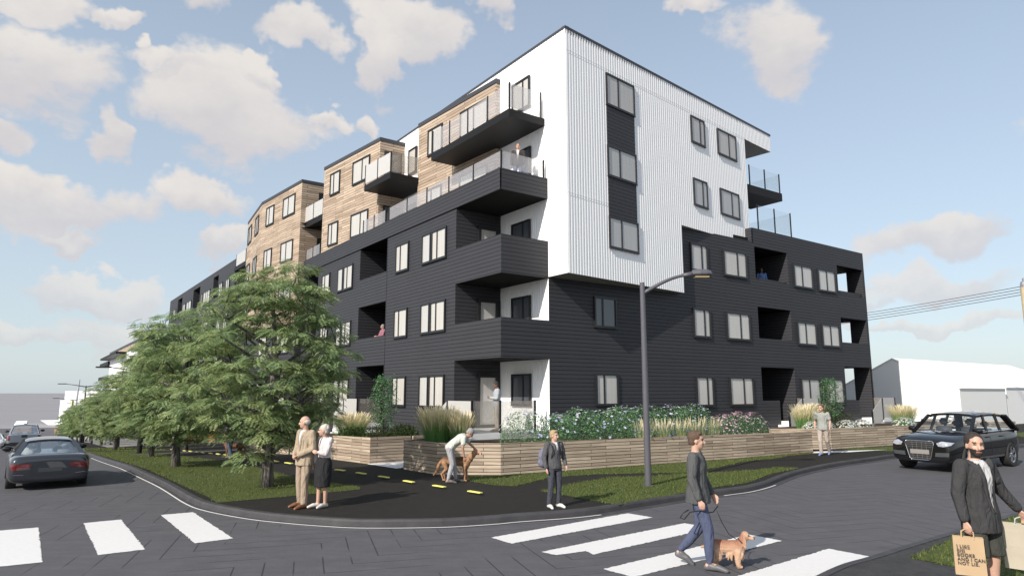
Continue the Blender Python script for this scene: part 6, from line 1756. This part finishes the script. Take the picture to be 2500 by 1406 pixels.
        if V_open:
            icol,vw,vz=V_open[:3]
            im=cloth('inner_shirt_fabric',icol,var=.05)
            def vf(c):
                q=c-J['nck']; fw=q.dot(f2); sx=q.dot(side); dz=-q.dot(up2)
                if fw>0.015 and dz>-.05 and dz<vz and abs(sx-(V_sh*dz))<vw*(1-dz/vz)+.006: return 1
                return 0
            V_sh=V_open[3] if len(V_open)>3 else 0
            matby(gm,[ml,im],vf); go=link(name,gm,root)
            if vw>.03:   # lapels folded along the opening
                bv=BVHTree.FromPolygons([v.co for v in gm.vertices],[p.vertices for p in gm.polygons]); nk=J['nck']
                for sx in (-1,1):
                    s=MB(); A=[]
                    for i in range(9):
                        dz=.0+(vz-.01)*i/8; xx=V_sh*dz+sx*(vw*max(0,1-dz/vz)+.006); row=[]
                        for k,(ox,off) in enumerate(((-.012,.010),(.012,.015),(.030*(1.1-i/9)+.010,.008))):
                            o=nk-up2*dz+side*(xx+sx*ox)+f2*.5; hh=bv.ray_cast(o,-f2)
                            hp_=hh[0] if hh[0] is not None else bv.find_nearest(o-f2*.38)[0]; row.append(hp_+f2*off)
                        A.append(row)
                    for i in range(8):
                        for k in range(2): s.face([A[i][k],A[i][k+1],A[i+1][k+1],A[i+1][k]])
                    s.build('lapel',ml,go,smooth=True)
        else: link(name,gm,root,ml,smooth=True)
    nm,col,slv,flare=top[:4]; length=top[4] if len(top)>4 else .06
    garment(nm,col,slv,flare,length,.014,inner)
    if extra: extra(root,J,hd,side,f2)
    return root

PZ=.12
# ---- elderly couple
person('elderly balding man in beige suit and brown shoes, hands clasped, facing left',-4.12,13.55,PZ,232,1.76,
  dict(elr=(.25,.0,1.13),wrr=(.10,.17,1.00),har=(.03,.20,.97),ell=(-.26,.0,1.12),wrl=(-.09,.18,1.01),hal=(-.02,.21,.98),nck=(0,-.0,1.475),hd=(0,.04,1.62),anl=(-.12,.06,.085),knl=(-.11,.05,.5)),
  hair='hair_w',bald=True,top=('jacket',(.36,.29,.21),'long',.02,.12),inner=((.50,.56,.55),.055,.40),bottom=('trousers',(.34,.265,.20)),shoes=(.20,.09,.045),head_yaw=-45,build=1.06)
person('elderly woman in white cardigan and black knee skirt holding the old man\'s arm',-3.72,13.50,PZ,230,1.60,
  dict(elr=(.24,.03,1.14),wrr=(.20,.10,.93),ell=(-.20,.10,1.14),wrl=(-.05,.28,1.16) if False else (-.10,.20,1.17),hd=(0,.05,1.61),anr=(.07,.06,.10),knr=(.08,.05,.5),anl=(-.06,-.03,.10),elx=(0,0,0)),
  hair='hair_w',hairlen='puff',top=('cardigan',(.62,.56,.55),'long',.0,.0),inner=((.06,.05,.045),.012,.30),bottom=('skirt',(.022,.022,.024)),shoes=(.60,.55,.50),head_yaw=-38,build=.95)
# ---- person petting the big dog
person('bending person in white and green tee and grey joggers petting the large dog',-1.52,17.12,PZ,4,1.62,
  dict(pel=(0,-.05,.90),wst=(0,.06,1.03),chs=(0,.24,1.16),nck=(0,.40,1.24),hd=(0,.50,1.30),shr=(.17,.34,1.20),shl=(-.17,.34,1.20),
   ell=(-.20,.50,1.00),wrl=(-.14,.70,.82),elr=(.20,.30,.93),wrr=(.17,.34,.70),hpr=(.09,-.06,.90),hpl=(-.09,-.06,.90),knr=(.10,.03,.50),knl=(-.10,.06,.50),anl=(-.12,.12,.085),anr=(.10,-.08,.085)),
  skin='skin_t',hair='hair_g',hairlen='short',top=('t_shirt',(.52,.54,.50),'short',.0,.03),bottom=('joggers',(.36,.36,.38)),shoes=(.09,.08,.08),head_pitch=-45)
# ---- schoolboy
def backpack(root,J,hd,side,f):
    Bk=Vol(); Bk.ball((.14,-.21,1.14),(.17,.12,.21)); Bk.ball((.15,-.22,1.00),(.165,.13,.14)); m=Bk.done(.012,3)
    o=link('backpack',m,None,cloth('backpack_fabric',(.16,.16,.22)),smooth=True,label='grey blue backpack on the schoolboy\'s back',cat='backpack')
    o.location=root.location; o.rotation_euler=root.rotation_euler; o.scale=root.scale
    s=MB()
    for sx in (-1,1): s.tube([(sx*.10,-.13,1.36),(sx*.115,-.02,1.455),(sx*.12,.10,1.40),(sx*.125,.145,1.28),(sx*.14,.09,1.12)],.013,6)
    s.build('strap',M['plastic'],o)
person('schoolboy in dark cardigan, white collar and white sneakers with a backpack',.84,13.55,PZ,-62,1.48,
  dict(knr=(.11,.03,.5),anr=(.15,.0,.085),anl=(-.10,.0,.085),ell=(-.27,-.03,1.16),wrl=(-.26,.08,.95),elr=(.26,-.03,1.14),wrr=(.25,.04,.90)),
  hair='hair_bl',hairlen='quiff',top=('cardigan',(.085,.085,.09),'long',.005,.05),inner=((.62,.62,.62),.045,.26),bottom=('trousers',(.055,.06,.075)),shoes=(.62,.61,.58),head_yaw=30,extra=backpack)
# ---- man walking the small dog
person('dark haired man in loose charcoal jumper and blue jeans walking right with a dog lead',2.56,9.47,.006,-24,1.81,
  dict(hpr=(.09,0,.92),knr=(.10,.13,.50),anr=(.10,.13,.085),hpl=(-.09,0,.92),knl=(-.09,.00,.50),anl=(-.10,-.27,.17),tol=(-.10,-.15,.035),
   elr=(.25,-.03,1.15),wrr=(.25,.05,.90),ell=(-.24,.03,1.14),wrl=(-.22,.15,.92)),
  hair='hair_br',hairlen='quiff',top=('jumper',(.085,.088,.090),'long',.035,.10),bottom=('joggers',(.075,.09,.15)),shoes=(.10,.10,.105),head_yaw=8,beard=None,vox=.010)
# ---- man in grey T-shirt striding left
person('man in pale grey tee, beige trousers and blue shoes striding on the far path',11.15,24.3,PZ,235,1.80,
  dict(hpr=(.09,0,.92),knr=(.10,.05,.50),anr=(.10,-.02,.085),knl=(-.09,-.10,.50),anl=(-.10,-.38,.12),tol=(-.10,-.24,.05),nck=(0,.04,1.47),hd=(0,.09,1.61),shr=(.185,.03,1.42),shl=(-.185,.03,1.42),
   elr=(.26,-.10,1.16),wrr=(.25,-.02,.93),ell=(-.25,.0,1.15),wrl=(-.24,.12,.92)),
  hair='hair_br',top=('t_shirt',(.30,.31,.29),'short',.01,.05),bottom=('trousers',(.42,.36,.32)),shoes=(.16,.24,.42),head_yaw=-20)
# ---- bag carrier, lower right
def bags(root,J,hd,side,f):
    M['kraft']=plain('brown_kraft_paper',(.42,.30,.18),.8,noise_amt=.12,nscale=6,bump=.15,bscale=9)
    M['kraft2']=plain('pale_kraft_paper',(.40,.36,.28),.8,noise_amt=.12,nscale=6,bump=.15,bscale=9)
    for s_,w,hh,mt,lab in (('r',.27,.37,'kraft','brown paper bag printed with five lines of text in the bearded man\'s hand'),('l',.40,.46,'kraft2','plain pale paper carrier bag cut by the right edge of the view')):
        hp=root.matrix_basis@(J['wr'+s_]+(J['ha'+s_]-J['wr'+s_]).normalized()*.10)
        g=empty('paper_bag',hp,0,label=lab,cat='bag'); g.rotation_euler=(0,0,rad(-30 if s_=='r' else -44))
        dp=.13; z1=-.065; z0=z1-hh
        bm=bmesh.new(); 
        me=bpy.data.meshes.new('bag_body'); s=MB()
        # slightly crumpled open bag
        nx,nz=8,8
        def P(a,side_,t):
            return None
        rings=[]
        for j in range(nz+1):
            t=j/nz; zz=z0+(z1-z0)*t; wd=w/2*(1-.02*t); d_=dp/2*(1-.45*t); pts=[]
            for (ax,ay,bx,by,n_) in ((-1,-1,1,-1,nx),(1,-1,1,1,3),(1,1,-1,1,nx),(-1,1,-1,-1,3)):
                for i in range(n_):
                    u=i/n_; xx=(ax+(bx-ax)*u)*wd; yy=(ay+(by-ay)*u)*d_
                    nn=noise.noise(Vector((xx*6,yy*6,zz*5+(3 if s_=='l' else 0))))*.008
                    pts.append((xx,yy+nn-(.0),zz))
            rings.append(pts)
        n_=len(rings[0])
        for j in range(nz):
            for k in range(n_): s.face([rings[j][k],rings[j][(k+1)%n_],rings[j+1][(k+1)%n_],rings[j+1][k]])
        s.face(rings[0][::-1]); m_=s.mesh(); bb=bmesh.new(); bb.from_mesh(m_); bmesh.ops.remove_doubles(bb,verts=bb.verts,dist=1e-4); bb.to_mesh(m_); bb.free()
        bagb=link('bag_body',m_,g,M[mt])
        for yy in (-dp*.28,dp*.28):
            s=MB(); s.tube([(-w*.2,yy,z1-.02),(-w*.19,yy*.6,z1+.05),(-w*.08,0,.005),(w*.08,0,.005),(w*.19,yy*.6,z1+.05),(w*.2,yy,z1-.02)],.006,6); s.build('handle',M[mt] if s_=='r' else M['fl_white'],g)
        if s_=='r':
            for i,tx in enumerate(("I LIKE","BIG","BOOKS","AND I CAN","NOT LIE.")):
                cu=bpy.data.curves.new('print','FONT'); cu.body=tx; cu.size=.042; cu.extrude=.0008; cu.space_character=1.12; cu.offset=.0012
                o=bpy.data.objects.new('tmp',cu); COL.objects.link(o); dg=bpy.context.evaluated_depsgraph_get(); tm=bpy.data.meshes.new_from_object(o.evaluated_get(dg)); bpy.data.objects.remove(o)
                link('printed_text',tm,bagb,plain('print_ink',(.06,.05,.045),.7),loc=(-w*.40,-dp*.5-.008+.0022*i,z1-.10-.042*i),rot=(rad(90-4),0,0))
person('bearded man in dark blazer, white tee and shorts carrying two paper bags',4.95,7.30,PZ,-72,1.80,
  dict(elr=(.26,-.02,1.15),wrr=(.27,.04,.90),har=(.27,.05,.80),ell=(-.33,-.02,1.17),wrl=(-.46,.06,.97),hal=(-.50,.08,.88),hd=(0,.02,1.62)),
  hair='hair_b',beard=True,top=('blazer',(.045,.045,.047),'long',.02,.16),inner=((.50,.50,.50),.075,.52,.0),bottom=('shorts',(.05,.052,.045)),shoes=(.1,.08,.07),head_yaw=-30,build=1.04,vox=.0085,extra=bags)
# ---- people in the building
def bpt(u,v): return W2(u,v)
x,y=bpt(.35,.75); person('man in pale shirt and beige trousers looking at a phone on the corner terrace',x,y,.97,190,1.78,
  dict(elr=(.24,.03,1.14),wrr=(.10,.24,1.16),har=(.05,.30,1.19),ell=(-.24,.03,1.14),wrl=(-.06,.24,1.16),hal=(.0,.30,1.19),hd=(0,.04,1.60)),skin='skin_d',hair='hair_b',
  top=('shirt',(.36,.38,.40),'long',.01,.10),bottom=('trousers',(.42,.36,.30)),shoes=(.2,.15,.12),head_pitch=-22)
x,y=bpt(1.15,.55); person('man in dark open jacket and white tee on the upper corner balcony',x,y,9.99,-95,1.78,
  None,hair='hair_br',top=('jacket',(.06,.052,.05),'long',.02,.08),inner=((.55,.53,.52),.07,.5),bottom=('trousers',(.16,.19,.27)),head_yaw=10)
x,y=bpt(.55,11.0); person('woman in pink blouse leaning on the second floor loggia parapet',x,y,3.97,215,1.66,
  dict(elr=(.22,.10,1.12),wrr=(.10,.30,1.12),ell=(-.22,.10,1.12),wrl=(-.06,.34,1.10)),hair='hair_g',hairlen='long',skin='skin_t',top=('blouse',(.30,.13,.17),'long',.01,.06),bottom=('trousers',(.05,.05,.06)))
x,y=bpt(17.0,.9); person('person in blue shirt standing deep in the dark upper right loggia',x,y,6.97,-100,1.72,None,skin='skin_d',hair='hair_b',top=('shirt',(.12,.20,.42),'long',.01,.06),bottom=('trousers',(.05,.05,.06)))
# ---- passers-by far down the street
far_p=[(-9.3,116,1.75,(.32,.22,.12),(.3,.24,.16),'distant walker in brown left of the mast',80),
 (-8.2,105,1.80,(.10,.09,.09),(.05,.05,.05),'distant walker in black right of the mast',250),
 (-7.6,103,1.80,(.22,.20,.18),(.10,.10,.10),'distant walker in grey beside the one in black',70),
 (-7.3,74,1.78,(.20,.21,.25),(.12,.13,.17),'distant walker in grey near the twin arm lamp',60),
 (-5.6,84,1.75,(.05,.05,.05),(.05,.05,.06),'distant pedestrian in black behind the far tree trunks',70),
 (-7.7,46,1.80,(.26,.28,.33),(.16,.19,.26),'walker in blue grey between far tree trunks',75),
 (-6.3,58,1.76,(.06,.06,.07),(.06,.06,.07),'pedestrian in dark clothes under the far trees',250),
 (-5.4,66,1.72,(.12,.11,.11),(.10,.09,.09),'distant pedestrian in charcoal clothes under the farthest trees',245)]
for u,v,H_,tc_,bc_,lab,fc in far_p:
    x,y=W2(u,v); person(lab,x,y,TZ(x,y)+PZ,fc,H_,dict(knr=(.10,.10,.5),anr=(.10,.16,.09),anl=(-.10,-.20,.12)),top=('top',tc_,'long',.01,.06),bottom=('trousers',bc_),vox=.02,group='passers-by far down the street')
x,y=W2(-7.2,6.6); person('pedestrian in dark jeans under the second tree with a brown dog',x,y,TZ(x,y)+PZ,160,1.72,dict(knr=(.10,.10,.5),anr=(.10,.12,.09),anl=(-.10,-.14,.10)),top=('jacket',(.12,.11,.12),'long',.01,.06),bottom=('trousers',(.07,.09,.13)))

# ---- dogs
def furm(name,c1,c2,saddle=None,z0=.3,z1=.4,y1=.2):
    m,t,b,out=nt(name)
    tc=N(t,'ShaderNodeTexCoord'); no=N(t,'ShaderNodeTexNoise'); no.inputs['Scale'].default_value=5; no.inputs['Detail'].default_value=6
    t.links.new(tc.outputs['Object'],no.inputs['Vector'])
    mx=N(t,'ShaderNodeMix',data_type='RGBA'); mx.inputs[6].default_value=C4(c1); mx.inputs[7].default_value=C4(c2)
    t.links.new(no.outputs[0],mx.inputs[0]); colr=mx.outputs[2]; b.inputs['Roughness'].default_value=.85
    if saddle:
        sp=N(t,'ShaderNodeSeparateXYZ'); t.links.new(tc.outputs['Object'],sp.inputs[0])
        a_=N(t,'ShaderNodeMath',operation='MULTIPLY_ADD'); a_.inputs[1].default_value=.16; t.links.new(no.outputs[0],a_.inputs[0]); t.links.new(sp.outputs['Z'],a_.inputs[2])
        r1=N(t,'ShaderNodeMapRange'); r1.inputs[1].default_value=z0+.08; r1.inputs[2].default_value=z1+.08; t.links.new(a_.outputs[0],r1.inputs[0])
        r2=N(t,'ShaderNodeMapRange'); r2.inputs[1].default_value=y1; r2.inputs[2].default_value=y1-.12; t.links.new(sp.outputs['Y'],r2.inputs[0])
        ml=N(t,'ShaderNodeMath',operation='MULTIPLY'); t.links.new(r1.outputs[0],ml.inputs[0]); t.links.new(r2.outputs[0],ml.inputs[1])
        m3=N(t,'ShaderNodeMix',data_type='RGBA'); m3.inputs[7].default_value=C4(saddle); t.links.new(ml.outputs[0],m3.inputs[0]); t.links.new(colr,m3.inputs[6]); colr=m3.outputs[2]
    t.links.new(colr,b.inputs['Base Color'])
    n2=N(t,'ShaderNodeTexNoise'); n2.inputs['Scale'].default_value=42; n2.inputs['Detail'].default_value=4; n2.inputs['Distortion'].default_value=1.2
    t.links.new(tc.outputs['Object'],n2.inputs['Vector'])
    bp=N(t,'ShaderNodeBump'); bp.inputs['Strength'].default_value=.9; bp.inputs['Distance'].default_value=.02; t.links.new(n2.outputs[0],bp.inputs['Height']); t.links.new(bp.outputs[0],b.inputs['Normal'])
    return m
def dog_shepherd(x,y,z,face,label,sc=1.0,cols=((.32,.17,.09),(.44,.25,.14))):
    r=empty('dog',(x,y,z),rad(face-90),label=label,cat='dog'); r.scale=(sc,sc,sc)
    D=Vol()  # local +y = forward
    D.chain([(0,.30,.56),(0,.10,.555),(0,-.15,.55),(0,-.36,.57)],[.135,.135,.108,.105]); D.ball((0,.28,.50),(.115,.14,.17)); D.ball((0,-.33,.52),(.10,.12,.13))
    D.chain([(0,.36,.60),(0,.47,.72),(0,.54,.80)],[.115,.092,.082])
    D.ball((0,.57,.83),(.075,.085,.072)); D.cap((0,.61,.815),(0,.74,.785),.046,.030); D.ball((0,.76,.79),.020)
    for s in (-1,1):
        D.cap((s*.045,.54,.88),(s*.062,.525,.975),.030,.008,flat=.5,side=(0,1,0))
        D.chain([(s*.085,.30,.46),(s*.085,.27,.33),(s*.085,.29,.17),(s*.085,.28,.045)],[.060,.042,.028,.024]); D.cap((s*.085,.28,.03),(s*.085,.335,.025),.028,.022)
        D.chain([(s*.085,-.34,.50),(s*.09,-.27,.34),(s*.09,-.42,.19),(s*.09,-.37,.045)],[.088,.056,.030,.024]); D.cap((s*.09,-.37,.03),(s*.09,-.31,.025),.027,.022)
    D.chain([(0,-.44,.58),(0,-.54,.44),(0,-.60,.26),(0,-.70,.14)],[.045,.05,.048,.02])
    me=D.done(.012,3)
    def f(c):
        if c.y>.72 and c.z>.77: return 1
        if c.y>.66 and c.z<.83: return 1
        if c.z>.93: return 1
        if abs(abs(c.x)-.035)<.014 and abs(c.y-.635)<.02 and c.z>.84: return 2
        return 0
    matby(me,[furm('tan_dog_fur',*cols,saddle=[q*.35 for q in cols[0]],z0=.53,z1=.64,y1=.38),furm('dark_dog_fur',(.05,.03,.025),(.20,.10,.06)),M['eye']],f); link('body',me,r)
    s=MB(); P=[]
    for k in range(17):
        a=2*PI*k/16; P.append((.10*math.cos(a),.42+.06*math.sin(a),.655-.075*math.sin(a)+.0))
    s.tube(P,.010,6); s.build('collar',M['plastic'],r)
dog_shepherd(-1.42,17.45,PZ,-14,'large tan shepherd dog with dark muzzle being petted by the timber planter',.88)
x,y=W2(-7.0,7.0); dog_shepherd(x,y,TZ(x,y)+PZ,175,'brown dog beside the pedestrian under the second tree',.8,((.14,.06,.03),(.26,.12,.06)))
def dog_spaniel(x,y,z,face,label):
    r=empty('dog',(x,y,z),rad(face-90),label=label,cat='dog'); r.scale=(.82,.82,.82)
    D=Vol(); rr=random.Random(5)
    D.chain([(0,.17,.32),(0,.0,.315),(0,-.19,.33)],[.115,.112,.110]); D.ball((0,.17,.28),(.11,.12,.135)); D.ball((0,-.18,.29),(.105,.11,.12))
    D.chain([(0,.22,.37),(0,.27,.45)],[.085,.072]); D.ball((0,.30,.50),(.068,.078,.068)); D.ball((0,.30,.54),(.05,.06,.04)); D.cap((0,.34,.485),(0,.425,.465),.040,.030); D.ball((0,.44,.475),.018)
    for s in (-1,1):
        D.chain([(s*.066,.275,.50),(s*.088,.28,.42),(s*.088,.285,.345)],[.026,.034,.028],flat=.5,side=(1,0,0))
        D.chain([(s*.075,.17,.26),(s*.078,.16,.14),(s*.078,.17,.045)],[.062,.050,.040]); D.cap((s*.078,.17,.03),(s*.078,.215,.026),.032,.026)
        D.chain([(s*.075,-.18,.26),(s*.08,-.14,.16),(s*.08,-.22,.10),(s*.08,-.20,.04)],[.080,.062,.046,.038]); D.cap((s*.08,-.20,.03),(s*.08,-.155,.026),.032,.026)
    for _ in range(46):   # wavy feathering on chest, belly and legs
        a=rr.uniform(-1,1); yy=rr.uniform(-.24,.26); D.cap((a*.09,yy,rr.uniform(.17,.30)),(a*.10,yy-.02,rr.uniform(.11,.2)),.026,.010,sub=1)
    for s in (-1,1):
        for _ in range(14):
            for y0 in (.16,-.20): zz=rr.uniform(.07,.22); aa=rr.uniform(0,6.3); D.cap((s*.08+math.cos(aa)*.03,y0+math.sin(aa)*.03,zz),(s*.08+math.cos(aa)*.048,y0+math.sin(aa)*.048,zz-.05),.020,.008,sub=1)
    D.cap((0,-.27,.33),(0,-.40,.30),.035,.022)
    me=D.done(.009,2)
    def f(c):
        if c.y>.432: return 2
        if abs(abs(c.x)-.038)<.012 and abs(c.y-.362)<.016 and abs(c.z-.515)<.012: return 2
        return 0
    matby(me,[furm('golden_dog_fur',(.50,.30,.19),(.62,.42,.29),saddle=(.30,.13,.08),z0=.28,z1=.42,y1=.34),furm('chestnut_dog_fur',(.34,.15,.08),(.46,.24,.13)),M['eye']],f); link('body',me,r)
    s=MB(); P=[]
    for k in range(17):
        a=2*PI*k/16; P.append((.082*math.cos(a),.235+.045*math.sin(a),.41-.05*math.sin(a)))
    s.tube(P,.010,6); s.build('collar',M['plastic'],r)
    return r
dog_spaniel(2.93,9.50,.006,-12,'small golden spaniel with long ears on the zebra crossing')
# the lead from the man's hands to the dog's collar
s=MB(); a0=Vector((2.42,8.73,.86*1.04)); hnd=[(2.30,8.72,.93),(2.36,8.70,.80),(2.50,8.72,.86),(2.66,8.80,.80),(2.76,8.95,.86),(2.77,9.0,.92)]
def LD(P): return [(a+.02,b+.50,c) for a,b,c in P]
s.tube(LD([(2.34,8.72,.80),(2.26,8.70,.76),(2.22,8.70,.70),(2.27,8.70,.68),(2.36,8.72,.77),(2.50,8.76,.78),(2.62,8.84,.74),(2.72,8.90,.74),(2.80,8.93,.82)]),.008,6)
s.tube(LD([(2.76,8.90,.78),(2.84,8.93,.60),(2.94,8.96,.44),(3.04,8.96,.37),(3.10,8.94,.36)]),.006,6)
s.build('dog_lead',M['plastic'],None,smooth=True,label='thin dark lead running from the man\'s hands to the golden spaniel',cat='dog lead')
